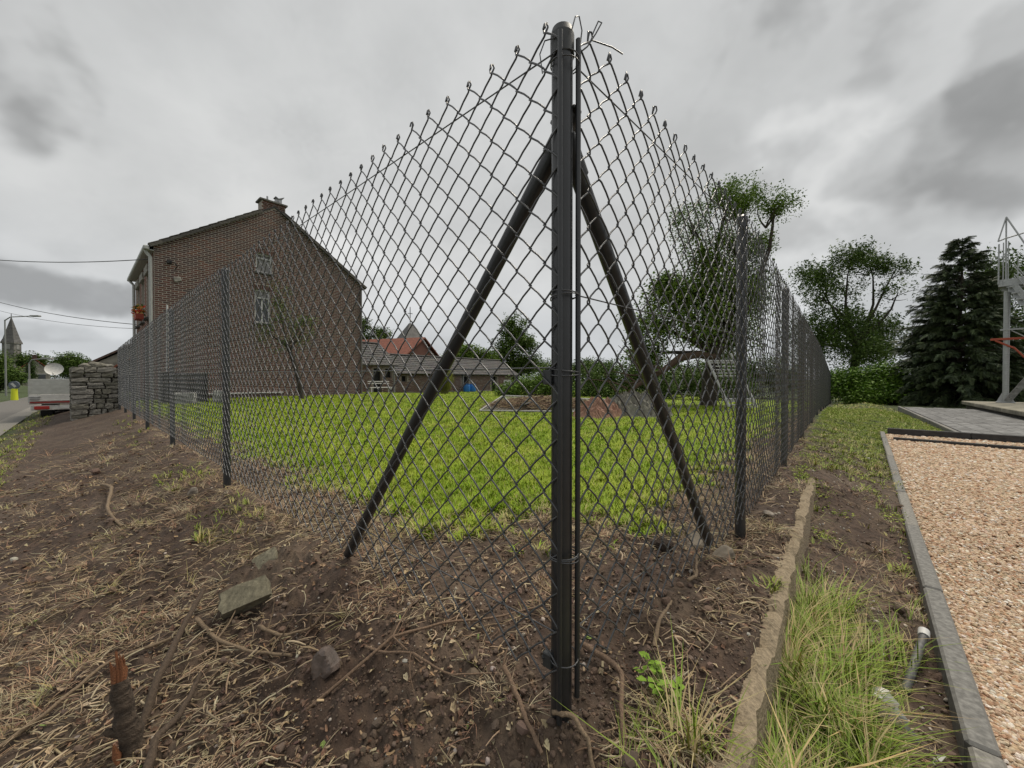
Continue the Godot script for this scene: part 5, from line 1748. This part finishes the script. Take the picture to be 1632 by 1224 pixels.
	for x in [-0.68, 0.68]:
		for z in [-0.15, 0.15]:
			var lg := MB.new(); lg.box(Vector3(x, 0.17, z), Vector3(0.06, 0.34, 0.06))
			part("leg", lg, wm, bn)
	for k in 2:
		var ba := thing("blue_barrel", W(19.55 + k * 0.62, smooth_level(19.6, 21.9), 21.9), 0.0, "left blue plastic barrel standing by the outbuilding wall" if k == 0 else "right blue plastic barrel standing by the outbuilding wall", "barrel", "blue barrels")
		var bb := MB.new(); bb.lathe([Vector2(0, 0), Vector2(0.25, 0), Vector2(0.28, 0.1), Vector2(0.29, 0.3), Vector2(0.28, 0.5), Vector2(0.25, 0.62), Vector2(0.0, 0.62)], Vector3.ZERO, 18)
		part("body", bb, mat("blue_plastic", Color(0.02, 0.16, 0.48), 0.4), ba)
		var bl := MB.new(); bl.lathe([Vector2(0.262, 0.60), Vector2(0.27, 0.61), Vector2(0.27, 0.65), Vector2(0, 0.66)], Vector3.ZERO, 18)
		part("lid", bl, mat("blue_lid", Color(0.015, 0.12, 0.38), 0.45), ba)
	for k in 3:
		var p := W([23.6, 24.6, 25.6][k], smooth_level(24.0, 21.6), [21.6, 21.9, 21.7][k])
		var chd := thing("garden_chair", p, rnd(-1, 1) , ["white plastic chair by the outbuilding, nearest the blue barrels", "middle white plastic chair by the outbuilding wall", "white plastic chair at the far end of the outbuilding"][k], "chair", "white garden chairs")
		var se := MB.new(); se.box(Vector3(0, 0.42, 0), Vector3(0.46, 0.04, 0.44), Basis(), 0.01)
		part("seat", se, wm, chd)
		var bc := MB.new(); bc.box(Vector3(0, 0.72, -0.23), Vector3(0.46, 0.5, 0.03), Basis(Vector3.RIGHT, -0.15), 0.01)
		part("backrest", bc, wm, chd)
		for x in [-0.2, 0.2]:
			for z in [-0.19, 0.19]:
				var lg := MB.new(); lg.tube([Vector3(x, 0, z * 1.15), Vector3(x, 0.41, z)], 0.022, 6)
				part("leg", lg, wm, chd)


func build_foreground() -> void:
	var moss := mat("mossy_stone", Color(0.27, 0.245, 0.17), 0.95, 0.0, "blotch", 14.0, 0.5)
	var stone := mat("grey_stone", Color(0.24, 0.22, 0.19), 0.9, 0.0, "blotch", 9.0, 0.5)
	var wet := mat("brown_stone", Color(0.20, 0.15, 0.125), 0.45, 0.0, "blotch", 10.0, 0.4)
	var pale := mat("pale_rock", Color(0.40, 0.35, 0.29), 0.9, 0.0, "blotch", 10.0, 0.3)
	var sb := MB.new(); stone_block(sb, Vector3(0.155, 0.05, 0.085), 71)
	var s0 := one("slab_stone", sb, moss, ground_at(-0.975, -1.37, 0.05), 0.0, "flat mossy slab stone tilted in the soil on the left bank", "stone", "stones on the bank")
	s0.rotation = Vector3(0.65, 0.75, 0.25)
	var sc := MB.new(); stone_block(sc, Vector3(0.10, 0.035, 0.09), 72)
	var s1 := one("slab_stone", sc, moss, ground_at(-1.09, -1.66, 0.008), 0.4, "thin half-buried stone just behind the mossy slab", "stone", "stones on the bank")
	s1.rotation = Vector3(0.3, 0.7, 0.5)
	var bk := MB.new(); bk.rock(Vector3.ZERO, Vector3(0.068, 0.075, 0.065), 18, 8, 0.02, 12)
	one("broken_brick", bk, wet, ground_at(-0.515, -1.04, 0.022), 0.4, "squarish brown broken stone with a pale top among the roots", "stone", "stones on the bank")
	var ps := MB.new(); ps.rock(Vector3.ZERO, Vector3(0.05, 0.08, 0.05), 9, 8, 0.02, 8)
	one("small_stone", ps, pale, ground_at(-2.24, -2.63, 0.03), 0.4, "small pale upright stone on bare soil near the second post", "stone", "stones on the bank")
	# broken stump with a torn orange top
	var st := thing("tree_stump", ground_at(-0.985, -0.955), 0.2, "broken dark stump with torn orange wood at its top", "stump")
	var tr := MB.new()
	tr.tube([Vector3(0.036, -0.08, 0.004), Vector3(0.022, -0.01, 0.0), Vector3(0.010, 0.03, 0.004), Vector3(0.007, 0.06, -0.002), Vector3(-0.005, 0.10, 0.004), Vector3(-0.006, 0.13, 0.0), Vector3(-0.014, 0.165, 0.002), Vector3(-0.016, 0.20, 0.0)], [0.033, 0.026, 0.021, 0.025, 0.022, 0.019, 0.021, 0.015], 14)
	tr.tube([Vector3(0.0, 0.07, 0.01), Vector3(-0.03, 0.085, 0.018), Vector3(-0.037, 0.09, 0.02)], [0.012, 0.009, 0.004], 8)
	tr.tube([Vector3(0.015, 0.0, 0.0), Vector3(0.06, -0.035, 0.02), Vector3(0.10, -0.07, 0.03)], [0.014, 0.010, 0.005], 8)
	part("trunk", tr, mat("stump_bark", Color(0.13, 0.095, 0.068), 0.95, 0.0, "blotch", 12.0, 2.0), st)
	var sp := MB.new()
	for k in 9:
		var a := TAU * k / 9.0
		var r := rnd(0.004, 0.012)
		var p := Vector3(-0.016 + cos(a) * r, 0.185, sin(a) * r)
		sp.tube([p, p + Vector3(rnd(-0.004, 0.004), rnd(0.03, 0.05), 0), p + Vector3(rnd(-0.008, 0.004), rnd(0.055, 0.095), rnd(-0.004, 0.004))], [0.006, 0.005, 0.001], 5)
	sp.tube([Vector3(0.0, 0.0, 0.030), Vector3(-0.004, 0.03, 0.029), Vector3(-0.010, 0.06, 0.030)], [0.002, 0.009, 0.002], 6)
	part("torn_wood", sp, mat("torn_orange", Color(0.42, 0.17, 0.075), 0.85, 0.0, "streak", 20.0, 0.5), st)
	# sticks and roots that can be told apart
	var bark := mat("stick_bark", Color(0.135, 0.095, 0.065), 0.9, 0.0, "streak", 12.0, 0.5)
	var pale_w := mat("stick_pale", Color(0.34, 0.245, 0.155), 0.85, 0.0, "streak", 12.0, 0.5)
	var root_w := mat("root_wood", Color(0.28, 0.185, 0.12), 0.9, 0.0, "streak", 12.0, 0.5)
	var sticks := [
		["stick", [[-0.99, -0.97, -0.02], [-1.04, -1.10, 0.05], [-1.09, -1.25, 0.08], [-1.12, -1.36, 0.10]], 0.0105, 0.008, bark, "long brown stick leaning up behind the torn stump", []],
		["stick", [[-0.86, -0.86, 0.0], [-0.90, -0.94, 0.02], [-0.89, -1.0, 0.03], [-0.90, -1.08, 0.05]], 0.011, 0.006, bark, "crooked grey-brown stick right of the torn stump", [[1, [-0.83, -0.98, 0.0]]]],
		["stick", [[-1.40, -1.0, 0.01], [-1.34, -1.08, 0.02], [-1.30, -1.20, 0.03], [-1.16, -1.27, 0.03]], 0.006, 0.005, pale_w, "long pale root curving into the lower left corner", []],
		["stick", [[-3.5, -3.2, 0.02], [-3.15, -2.95, 0.06], [-2.75, -2.55, 0.04], [-2.45, -2.36, 0.02]], 0.011, 0.008, pale_w, "bent pale stick lying alone on the upper bank", []],
		["stick", [[-1.13, -1.34, 0.03], [-0.98, -1.24, 0.02], [-0.82, -1.17, 0.015], [-0.66, -1.12, 0.02]], 0.0065, 0.004, pale_w, "thin forked twig lying below the mossy slab stone", [[1, [-0.98, -1.33, 0.05]], [1, [-0.93, -1.16, 0.0]]]],
		["root", [[-0.55, -0.93, 0.005], [-0.44, -0.99, 0.02], [-0.345, -1.08, 0.03], [-0.2, -1.12, 0.03], [-0.06, -1.14, 0.025], [0.10, -1.2, 0.02]], 0.0048, 0.003, root_w, "long pale root lying across the soil below the left net", [[1, [-0.40, -0.96, 0.03]], [2, [-0.30, -1.22, 0.03]], [2, [-0.25, -1.02, 0.0]], [3, [-0.1, -1.25, 0.03]]]],
		["root", [[-0.42, -1.07, 0.02], [-0.36, -1.04, 0.03], [-0.27, -1.0, 0.03], [-0.16, -0.94, 0.02], [-0.05, -0.92, 0.01]], 0.004, 0.002, root_w, "thin root branching towards the corner post's foot", [[1, [-0.33, -1.14, 0.02]], [2, [-0.24, -0.92, 0.0]]]],
		["root", [[-0.86, -1.27, 0.01], [-0.80, -1.22, 0.03], [-0.74, -1.20, 0.01], [-0.66, -1.23, 0.02], [-0.60, -1.30, 0.05]], 0.006, 0.003, pale_w, "forked upturned root left of the brown stone", [[1, [-0.80, -1.26, 0.09]], [2, [-0.70, -1.22, 0.09]], [3, [-0.64, -1.2, 0.1]]]],
		["root", [[-0.02, -0.93, 0.03], [0.01, -0.87, 0.03], [0.03, -0.80, 0.02], [0.06, -0.74, 0.01]], 0.006, 0.0045, root_w, "pale root running to the bottom edge left of the corner post", [[0, [-0.01, -0.96, 0.07]], [1, [-0.03, -0.85, 0.0]]]],
		["root", [[0.19, -1.04, 0.02], [0.25, -0.96, 0.04], [0.265, -0.89, 0.045], [0.235, -0.80, 0.02], [0.225, -0.74, 0.0]], 0.0075, 0.005, root_w, "thick curved root right of the corner post's foot", [[1, [0.29, -0.93, 0.0]]]],
		["root", [[0.085, -0.78, 0.03], [0.125, -0.765, 0.035], [0.15, -0.74, 0.03], [0.16, -0.70, 0.0]], 0.005, 0.0035, pale_w, "short peeled root at the foot of the corner post", [[1, [0.16, -0.79, 0.0]]]],
		["stick", [[0.62, -1.32, 0.02], [0.67, -1.36, 0.03], [0.72, -1.46, 0.05]], 0.006, 0.004, pale_w, "pale twig on the soil between corner post and footing wall", [[1, [0.66, -1.44, 0.06]]]],
		["stick", [[0.40, -1.05, 0.01], [0.44, -1.11, 0.03], [0.50, -1.17, 0.05]], 0.006, 0.0035, pale_w, "short pale twig standing in bare soil right of the post", []]]
	for s in sticks:
		var mb := MB.new()
		var pts := []
		var cv := Curve3D.new()
		for p in s[1]: cv.add_point(ground_at(p[0], p[1], p[2]))
		for k in cv.point_count:
			var a := cv.get_point_position(maxi(k - 1, 0))
			var b := cv.get_point_position(mini(k + 1, cv.point_count - 1))
			cv.set_point_in(k, (a - b) * 0.16); cv.set_point_out(k, (b - a) * 0.16)
		var n := 16
		var rad := []
		var l := cv.get_baked_length()
		for k in n + 1:
			pts.append(cv.sample_baked(l * k / n) + rdir() * s[2] * 0.25)
			rad.append(lerpf(s[2], s[3], k / float(n)) * rnd(0.88, 1.15))
		mb.tube(pts, rad, 8)
		for f in s[6]:
			var a := cv.get_point_position(f[0])
			limb(mb, a, ground_at(f[1][0], f[1][1], f[1][2]), s[3] * 0.9, s[3] * 0.35, 0.1, 5)
		one(s[0], mb, s[4], Vector3.ZERO, 0.0, s[5], "stick" if s[0] == "stick" else "root", "sticks and roots on the soil")
	# lumps of concrete at the right-hand strut
	for a in [[0.86, -1.72, 0.15, 0.05, 41, "pale concrete lump around the foot of the right strut"], [0.905, -1.60, 0.10, 0.035, 42, "small flat concrete piece on the soil beside the footing wall"]]:
		var lp := MB.new(); lp.rock(Vector3.ZERO, Vector3(a[2], a[3] * 2.0, a[2] * 0.7), a[4], 10, 0.03, 10)
		one("concrete_lump", lp, mat("lump_concrete", Color(0.33, 0.28, 0.215), 0.92, 0.0, "blotch", 6.0, 0.5), ground_at(a[0], a[1], 0.005), 0.3, a[5], "concrete lump")
	for a in [[0.66, -1.63, 0.10, "dark clod of dug soil near the foot of the right strut"]]:
		var cl := MB.new(); cl.rock(Vector3.ZERO, Vector3(a[2], a[2] * 0.55, a[2]), int(a[2] * 991), 30, 0.16, 12)
		one("soil_clod", cl, mat("clod", Color(0.10, 0.066, 0.046), 0.97, 0.0, "soil", 14.0, 2.0), ground_at(a[0], a[1], 0.02), 0.0, a[3], "soil clod")
	# grey pipe with a white cap beside the edging
	var pp := thing("pipe", ground_at(1.555, -1.41, 0.03), 0.0, "short grey pipe with a white cap beside the gravel edging", "pipe")
	var pm := MB.new(); pm.tube([Vector3(0.0, 0.035, 0.0), Vector3(-0.27, -0.02, 0.19)], 0.0125, 14)
	part("tube", pm, mat("pipe_grey", Color(0.15, 0.15, 0.15), 0.6, 0.0, "blotch", 10.0), pp)
	var pc := MB.new(); pc.tube([Vector3(-0.004, 0.034, 0.003), Vector3(0.02, 0.042, -0.018), Vector3(0.024, 0.043, -0.021)], [0.0165, 0.0165, 0.012], 14)
	part("cap", pc, mats["white_paint"], pp)
	# torn plastic strip and stones in the trench
	var pl := MB.new()
	for k in 8:
		var f0 := k / 8.0
		var f1 := (k + 1) / 8.0
		var a := Vector3(0, 0.05 * sin(f0 * 5.0) + 0.02, 0.17 * f0)
		var b := Vector3(0.03 * f1, 0.05 * sin(f1 * 5.0) + 0.02, 0.17 * f1)
		var w := Vector3(0.012 + 0.012 * sin(f0 * 7.0), 0.006, 0.0)
		var w2 := Vector3(0.012 + 0.012 * sin(f1 * 7.0), 0.006, 0.0)
		mb_slab(pl, a - w, a + w, b + w2, b - w2, 0.0015)
	one("plastic_strip", pl, mat("plastic_film", Color(0.42, 0.42, 0.38), 0.35), ground_at(1.06, -1.14), 0.35, "torn pale plastic strip half buried beside the edging", "plastic")
	for a in [[1.12, -1.27, 0.07, 51, "flat pale stone in the trench left of the pipe"], [1.10, -1.09, 0.06, 52, "pale stone beside the torn plastic strip"], [1.35, -1.98, 0.05, 53, "pale stone in the soil strip near the footing wall"], [2.05, -2.6, 0.05, 54, "white stone in the soil strip further up"]]:
		var sm := MB.new(); sm.rock(Vector3.ZERO, Vector3(a[2], a[2] * 0.5, a[2] * 0.8), a[3], 9, 0.03, 9)
		one("pale_stone", sm, pale, ground_at(a[0], a[1], 0.01), a[3], a[4], "stone", "stones in the soil strip")
	# leafy weed by the end of the footing wall
	var wd := thing("leafy_weed", ground_at(0.36, -0.88), 0.0, "bright green weed with rounded leaves at the near end of the footing wall", "weed")
	var stem := MB.new()
	var lv := MB.new()
	for k in 11:
		var a := rnd(0, TAU)
		var tip := Vector3(cos(a) * rnd(0.02, 0.09), rnd(0.03, 0.10), sin(a) * rnd(0.02, 0.07))
		stem.tube([Vector3.ZERO, tip * Vector3(0.4, 0.7, 0.4), tip], [0.0016, 0.0014, 0.001], 5)
		for q in 5:
			var p := Vector3.ZERO.lerp(tip, rnd(0.45, 1.05))
			var d := Vector3(rng.randfn(), rnd(-0.1, 0.5), rng.randfn()).normalized()
			var g := rnd(0.85, 1.15)
			lv.col = Color(0.21 * g, 0.34 * g, 0.045 * g)
			lv.leaf(p, d, (Vector3.UP + rdir() * 0.5).normalized(), rnd(0.018, 0.028), rnd(0.014, 0.02), 0.12)
	part("stems", stem, mat("weed_stem", Color(0.16, 0.20, 0.05), 0.7), wd)
	part("leaves", lv, foliage_mat(), wd)


func mb_slab(mb: MB, a: Vector3, b: Vector3, c: Vector3, d: Vector3, t: float) -> void:
	var up := Vector3(0, t, 0)
	mb.poly([a + up, b + up, c + up, d + up], a - up * 9.0); mb.poly([a, b, c, d], a + up * 9.0)
	mb.poly([a, d, d + up, a + up], (b + c) * 0.5); mb.poly([b, c, c + up, b + up], (a + d) * 0.5)


# ---------------------------------------------------------------- grass, straw, leaves, clods

func tuft_mesh(n: int, h: float, spread: float, w: float, seed_: int, lean := 0.5) -> ArrayMesh:
	var g := RandomNumberGenerator.new(); g.seed = seed_
	var mb := MB.new()
	for k in n:
		var a := g.randf() * TAU
		var d := Vector3(cos(a), 0, sin(a))
		var tone := g.randf_range(0.75, 1.2)
		mb.col = Color(tone * g.randf_range(0.9, 1.2), tone, tone)
		mb.blade(d.rotated(Vector3.UP, g.randf() * 2.0) * g.randf() * spread, d, h * g.randf_range(0.55, 1.15), h * lean * g.randf_range(0.3, 1.4), w * g.randf_range(0.7, 1.2))
	return mb.mesh()


func straw_mesh(seed_: int) -> ArrayMesh:
	var g := RandomNumberGenerator.new(); g.seed = seed_
	var mb := MB.new()
	var k := g.randf_range(-0.005, 0.005)
	mb.tube([Vector3(-0.045, 0, 0), Vector3(-0.015, 0.002, k), Vector3(0.015, 0.002, k * 1.2), Vector3(0.045, 0.0, 0)], [0.0009, 0.0012, 0.0011, 0.0007], 4, false)
	return mb.mesh()


func build_grass() -> void:
	var gm := foliage_mat()
	var lawn := Node3D.new()
	lawn.name = "lawn_grass"
	add_child(lawn)
	tag(lawn, "bright green mown grass of the fenced lawn", "grass", "", "stuff")
	for v in 3:
		var xf := []
		var cs := PackedColorArray()
		for k in 42000:
			var r := 1.5 * exp(rng.randf() * 3.05)
			var an := rnd(-0.95, 0.86)
			var x := sin(an) * r
			var z := -cos(an) * r
			var p := site(x, z)
			if p.x < 0.2 or p.y < 0.1: continue
			if p.y > 17.6 and p.x < 10.4: continue
			var b := bare(p.x, p.y)
			if rng.randf() < b * 1.1: continue
			var sc := rnd(0.75, 1.3) * (1.0 + r * 0.09)
			xf.append(Transform3D(Basis(Vector3.UP, rnd(0, TAU)).scaled(Vector3(sc, rnd(0.75, 1.25) * (1.0 + r * 0.02) * (1.0 - 0.4 * b), sc)), ground_at(x, z, -0.004)))
			var patch := n_c.get_noise_2d(x * 22.0, z * 22.0)
			var c := Color(0.220, 0.325, 0.020).lerp(Color(0.310, 0.390, 0.040), clampf(patch * 1.6 + 0.4, 0.0, 1.0))
			if rng.randf() < 0.07 + b * 0.4: c = Color(0.38, 0.34, 0.15)
			cs.append(vary(c, 0.2))
		many("grass_tufts", tuft_mesh(9, 0.055, 0.03, 0.0042, 70 + v, 0.6), gm, xf, cs, lawn)
	# patches on the bank, the verge of the road and the right-hand strip
	var weeds := Node3D.new()
	weeds.name = "verge_grass"
	add_child(weeds)
	tag(weeds, "patchy grass on the road verge and in the soil strip", "grass", "", "stuff")
	var xf := []
	var cs := PackedColorArray()
	for k in 90000:
		var r := 1.6 * exp(rng.randf() * 3.2)
		var an := rnd(-1.05, 1.0)
		var x := sin(an) * r
		var z := -cos(an) * r
		var p := site(x, z)
		var keep := 0.0
		var nz := n_b.get_noise_2d(x * 60.0, z * 60.0) * 0.5 + n_a.get_noise_2d(x * 30.0, z * 30.0) * 0.5
		if p.x < 0.0:
			if p.x < -1.2 and p.x > -1.9: keep = 0.7 + nz
			elif p.x < -5.3: keep = 1.0
			elif p.x > -0.28:
				for c in [[3.6, 0.5], [6.9, 0.9], [2.15, 0.3], [9.5, 1.0]]:
					if absf(p.y - c[0]) < c[1]: keep = 0.18 + nz * 0.9
		elif p.y < -0.25:
			var edge := -0.66 - 0.0387 * (p.x + 1.2)
			if p.x < 9.0 and p.y < edge: continue
			if p.x >= 9.0 and p.y < -2.0: continue
			keep = sst(2.0, 9.0, p.x + nz * 5.0) + (0.25 if nz > 0.25 else 0.0)
		if p.x > 0.0 and p.y > -0.13: continue
		if rng.randf() > keep: continue
		var sc := rnd(0.5, 1.0) * (1.0 + r * 0.05)
		xf.append(Transform3D(Basis(Vector3.UP, rnd(0, TAU)).scaled(Vector3(sc, rnd(0.35, 0.9) * (1.0 + r * 0.02), sc)), ground_at(x, z, -0.004)))
		cs.append(vary(Color(0.22, 0.27, 0.05) if rng.randf() < 0.65 else Color(0.34, 0.30, 0.13), 0.25))
	many("grass_tufts", tuft_mesh(8, 0.06, 0.035, 0.005, 90, 0.7), gm, xf, cs, weeds)
	# broad-leaved ground cover of the right-hand strip
	xf = []
	cs = PackedColorArray()
	for k in 26000:
		var s := rnd(2.2, 17.0)
		var u := rnd(-2.0, -0.16)
		var p := W(s, 0, u)
		var nz := n_b.get_noise_2d(p.x * 55.0, p.z * 55.0)
		if u < -0.66 - 0.0387 * (s + 1.2) and s < 9.05: continue
		if rng.randf() > sst(2.0, 10.0, s + nz * 9.0): continue
		var sc := rnd(0.022, 0.045)
		xf.append(Transform3D(Basis.from_euler(Vector3(rnd(-0.3, 0.3), rnd(0, TAU), rnd(-0.3, 0.3))).scaled(Vector3(sc, sc * 0.5, sc)), ground_at(p.x, p.z, 0.012)))
		cs.append(vary(Color(0.19, 0.27, 0.04).lerp(Color(0.31, 0.34, 0.07), rng.randf()), 0.25))
	many("ground_cover", leaf_cluster(7, 0.5, 0.36, 44, 1.0), gm, xf, cs, weeds)
	# tall grass growing along the footing wall and in the near right corner
	var tall := Node3D.new()
	tall.name = "tall_grass"
	add_child(tall)
	tag(tall, "long green and straw-coloured grass along the footing wall in the foreground", "grass", "", "stuff")
	for v in 2:
		xf = []
		cs = PackedColorArray()
		for k in 1900:
			var s := rnd(-0.35, 1.7)
			var u := -0.33 - absf(rng.randfn()) * 0.13
			if s < 0.9: u = -0.33 - rng.randf() * lerpf(0.30, 0.16, clampf(s, 0.0, 1.0))
			if s > 0.6 and rng.randf() < (s - 0.6) * 0.95: continue
			if s < 0.22 and rng.randf() < 0.6: u = rnd(-0.55, -0.14)
			if u < -0.60 - 0.0387 * (s + 1.2): continue
			var p := W(s, 0, u)
			var clump := n_a.get_noise_2d(p.x * 130.0, p.z * 130.0)
			if clump < rnd(-0.35, 0.15): continue
			if rng.randf() < 0.15: continue
			var sc := rnd(0.6, 1.25) * (0.85 + clump)
			if u > -0.2: sc *= 0.5
			xf.append(Transform3D(Basis(Vector3.UP, rnd(0, TAU)).scaled(Vector3.ONE * sc), ground_at(p.x, p.z, -0.005)))
			cs.append(vary(Color(0.21, 0.29, 0.05) if rng.randf() < 0.6 else Color(0.42, 0.35, 0.18), 0.25))
		many("grass_tufts", tuft_mesh(6, 0.13, 0.02, 0.0028, 120 + v, 0.95), gm, xf, cs, tall)


func build_litter() -> void:
	var lit := Node3D.new()
	lit.name = "straw_litter"
	add_child(lit)
	tag(lit, "dry straw and root fibres strewn over the dug soil", "straw", "", "stuff")
	var sm := mat("straw", Color(1, 1, 1), 0.85, 0.0, "", 1.0, 0.0, true)
	for v in 4:
		var xf := []
		var cs := PackedColorArray()
		for k in 11000:
			var r := 0.75 * exp(rng.randf() * 2.4)
			var an := rnd(-1.0, 0.85)
			var x := sin(an) * r
			var z := -cos(an) * r
			var p := site(x, z)
			var q := -(p.y + 0.097)
			if p.x < -1.9: continue
			if p.y < -0.66 - 0.0387 * (p.x + 1.2): continue
			if p.x > 0.0 and p.y > 0.0 and bare(p.x, p.y) < 0.25: continue
			var dens := 0.35 + n_b.get_noise_2d(x * 45.0, z * 45.0) * 1.1 + n_a.get_noise_2d(x * 25.0, z * 25.0) * 0.5
			if p.x < -0.35 and r < 2.2: dens += 0.35
			if p.x < -0.1 and r > 1.8: dens += 0.25
			if p.x > 0.0 and q < 0.0:
				var rr := Vector2(p.x, p.y).length()
				dens -= 0.45 * (1.0 - sst(0.5, 1.0, rr)); dens += 0.3 * sst(0.8, 1.1, rr)
			if p.x < 0.0 and p.x > -0.3 and r < 2.0: dens -= 0.3
			if q > 0.2: dens -= 0.3
			if rng.randf() > dens: continue
			var l := 0.2 + 0.7 * pow(rng.randf(), 1.7) * (1.0 + 0.25 * maxf(r - 1.0, 0.0))
			if rng.randf() < 0.05: l *= 2.2
			var yaw := rnd(0, TAU)
			var th := rnd(0.6, 1.5) if rng.randf() < 0.85 else rnd(1.5, 2.8)
			if p.x < 0.0 and rng.randf() < 0.25: yaw = rng.randfn() * 0.5 + 0.65
			xf.append(Transform3D(Basis.from_euler(Vector3(rnd(-0.3, 0.3), yaw, rng.randfn() * 0.16)) * Basis.from_scale(Vector3(l, th, th)), ground_at(x, z, rnd(0.001, 0.012))))
			var c := Color(0.34, 0.26, 0.165)
			var pick := rng.randf()
			if pick < 0.25: c = Color(0.46, 0.38, 0.25)
			elif pick < 0.45: c = Color(0.19, 0.125, 0.08)
			cs.append(vary(c, 0.25))
		many("straw", straw_mesh(200 + v), sm, xf, cs, lit)
	# flattened dead grass in mats
	for v in 3:
		var xf := []
		var cs := PackedColorArray()
		for k in 9000:
			var r := 0.8 * exp(rng.randf() * 2.45)
			var an := rnd(-1.0, 0.85)
			var x := sin(an) * r
			var z := -cos(an) * r
			var p := site(x, z)
			if p.x < -1.85 or p.y < -0.64 - 0.0387 * (p.x + 1.2): continue
			if p.x > 0.0 and p.y > 0.0 and bare(p.x, p.y) < 0.2: continue
			var mat_n := n_b.get_noise_2d(x * 34.0 + 200.0, z * 34.0) + n_a.get_noise_2d(x * 70.0, z * 70.0 + 30.0) * 0.5
			if p.x > 0.0 and p.y > 0.0: mat_n += 0.35 * bare(p.x, p.y) * sst(0.75, 1.05, Vector2(p.x, p.y).length()) - 0.2
			if p.y < -0.3: mat_n -= 0.05
			if p.x > -0.33 and r < 1.7: mat_n -= 0.3
			if mat_n < rnd(0.05, 0.34): continue
			var sc := rnd(0.6, 1.3) * (0.9 + 0.16 * r)
			xf.append(Transform3D(Basis.from_euler(Vector3(rng.randfn() * 0.2, rnd(0, TAU), rng.randfn() * 0.2)) * Basis.from_scale(Vector3(sc, sc * rnd(0.25, 0.7), sc)), ground_at(x, z, -0.002)))
			var c: Color = [Color(0.36, 0.275, 0.175), Color(0.30, 0.20, 0.125), Color(0.22, 0.135, 0.09), Color(0.44, 0.36, 0.24), Color(0.30, 0.27, 0.11)][rng.randi() % 5]
			cs.append(vary(c, 0.22))
		many("dead_grass", tuft_mesh(9, 0.045, 0.03, 0.0017, 330 + v, 1.5), sm, xf, cs, lit)
	# dead leaves and bark chips
	var lf := Node3D.new()
	lf.name = "leaf_litter"
	add_child(lf)
	tag(lf, "dead leaves and bark chips on the bank in the foreground", "leaf litter", "", "stuff")
	for v in 2:
		var mb := MB.new()
		if v == 0:
			mb.leaf(Vector3(-0.5, 0, 0), Vector3.RIGHT, Vector3.UP, 1.0, 0.62, 0.3)
			mb.leaf(Vector3(-0.1, 0.06, 0.02), Vector3(0.7, 0.25, 0.5).normalized(), Vector3(0.2, 1, -0.3).normalized(), 0.6, 0.4, 0.35)
		else:
			mb.box(Vector3(0, 0.05, 0), Vector3(1.0, 0.12, 0.38), Basis(Vector3.BACK, 0.1), 0.04)
		var xf := []
		var cs := PackedColorArray()
		for k in 13000:
			var r := 0.75 * exp(rng.randf() * 2.3)
			var an := rnd(-1.0, 0.85)
			var x := sin(an) * r
			var z := -cos(an) * r
			var p := site(x, z)
			if p.x < -1.7 or p.y < -0.66 - 0.0387 * (p.x + 1.2): continue
			if p.x > 0.0 and bare(p.x, p.y) < 0.3: continue
			var dens := 0.28 + n_b.get_noise_2d(x * 50.0 + 90.0, z * 50.0) * 0.5
			if p.x < -0.3: dens += 0.4
			if p.x > 0.0: dens -= 0.05
			if rng.randf() > dens: continue
			var sz := (rnd(0.008, 0.024) if v == 0 else rnd(0.005, 0.016)) * (0.85 + 0.2 * r)
			xf.append(Transform3D(Basis.from_euler(Vector3(rng.randfn() * 0.35, rnd(0, TAU), rng.randfn() * 0.35)).scaled(Vector3.ONE * sz), ground_at(x, z, 0.003)))
			var c: Color = [Color(0.15, 0.085, 0.055), Color(0.22, 0.13, 0.08), Color(0.10, 0.06, 0.045), Color(0.34, 0.25, 0.15), Color(0.40, 0.32, 0.20)][rng.randi() % 5]
			if rng.randf() < 0.015: c = Color(0.17, 0.24, 0.06)
			cs.append(vary(c, 0.25))
		many("leaves" if v == 0 else "bark_chips", mb.mesh(), sm, xf, cs, lf)
	# crumbs of soil and small stones
	var cl := Node3D.new()
	cl.name = "soil_crumbs"
	add_child(cl)
	tag(cl, "crumbs of dark soil and small stones lying on the dug ground", "soil crumbs", "", "stuff")
	for v in 2:
		var mb := MB.new(); mb.rock(Vector3.ZERO, Vector3(1.0, 0.75, 0.9), 500 + v, 24, 0.15, 5)
		var xf := []
		var cs := PackedColorArray()
		for k in 22000:
			var r := 0.72 * exp(rng.randf() * 2.2)
			var an := rnd(-1.0, 0.9)
			var x := sin(an) * r
			var z := -cos(an) * r
			var p := site(x, z)
			if p.x < -1.8 or p.y < -0.66 - 0.0387 * (p.x + 1.2): continue
			if p.x > 0.0 and p.y > 0.0 and bare(p.x, p.y) < 0.4: continue
			var sz := 0.0026 * exp(absf(rng.randfn()) * 0.7) * (1.0 + r * 0.22)
			xf.append(Transform3D(Basis.from_euler(Vector3(rnd(0, TAU), rnd(0, TAU), 0)).scaled(Vector3.ONE * sz), ground_at(x, z, sz * 0.15)))
			var c := Color(0.085, 0.056, 0.040).lerp(Color(0.15, 0.105, 0.075), rng.randf())
			if rng.randf() < 0.05: c = Color(0.36, 0.32, 0.27)
			if p.y < -0.3 and rng.randf() < 0.16: c = Color(0.44, 0.40, 0.35)
			cs.append(vary(c, 0.25))
		many("crumbs", mb.mesh(), sm, xf, cs, cl)
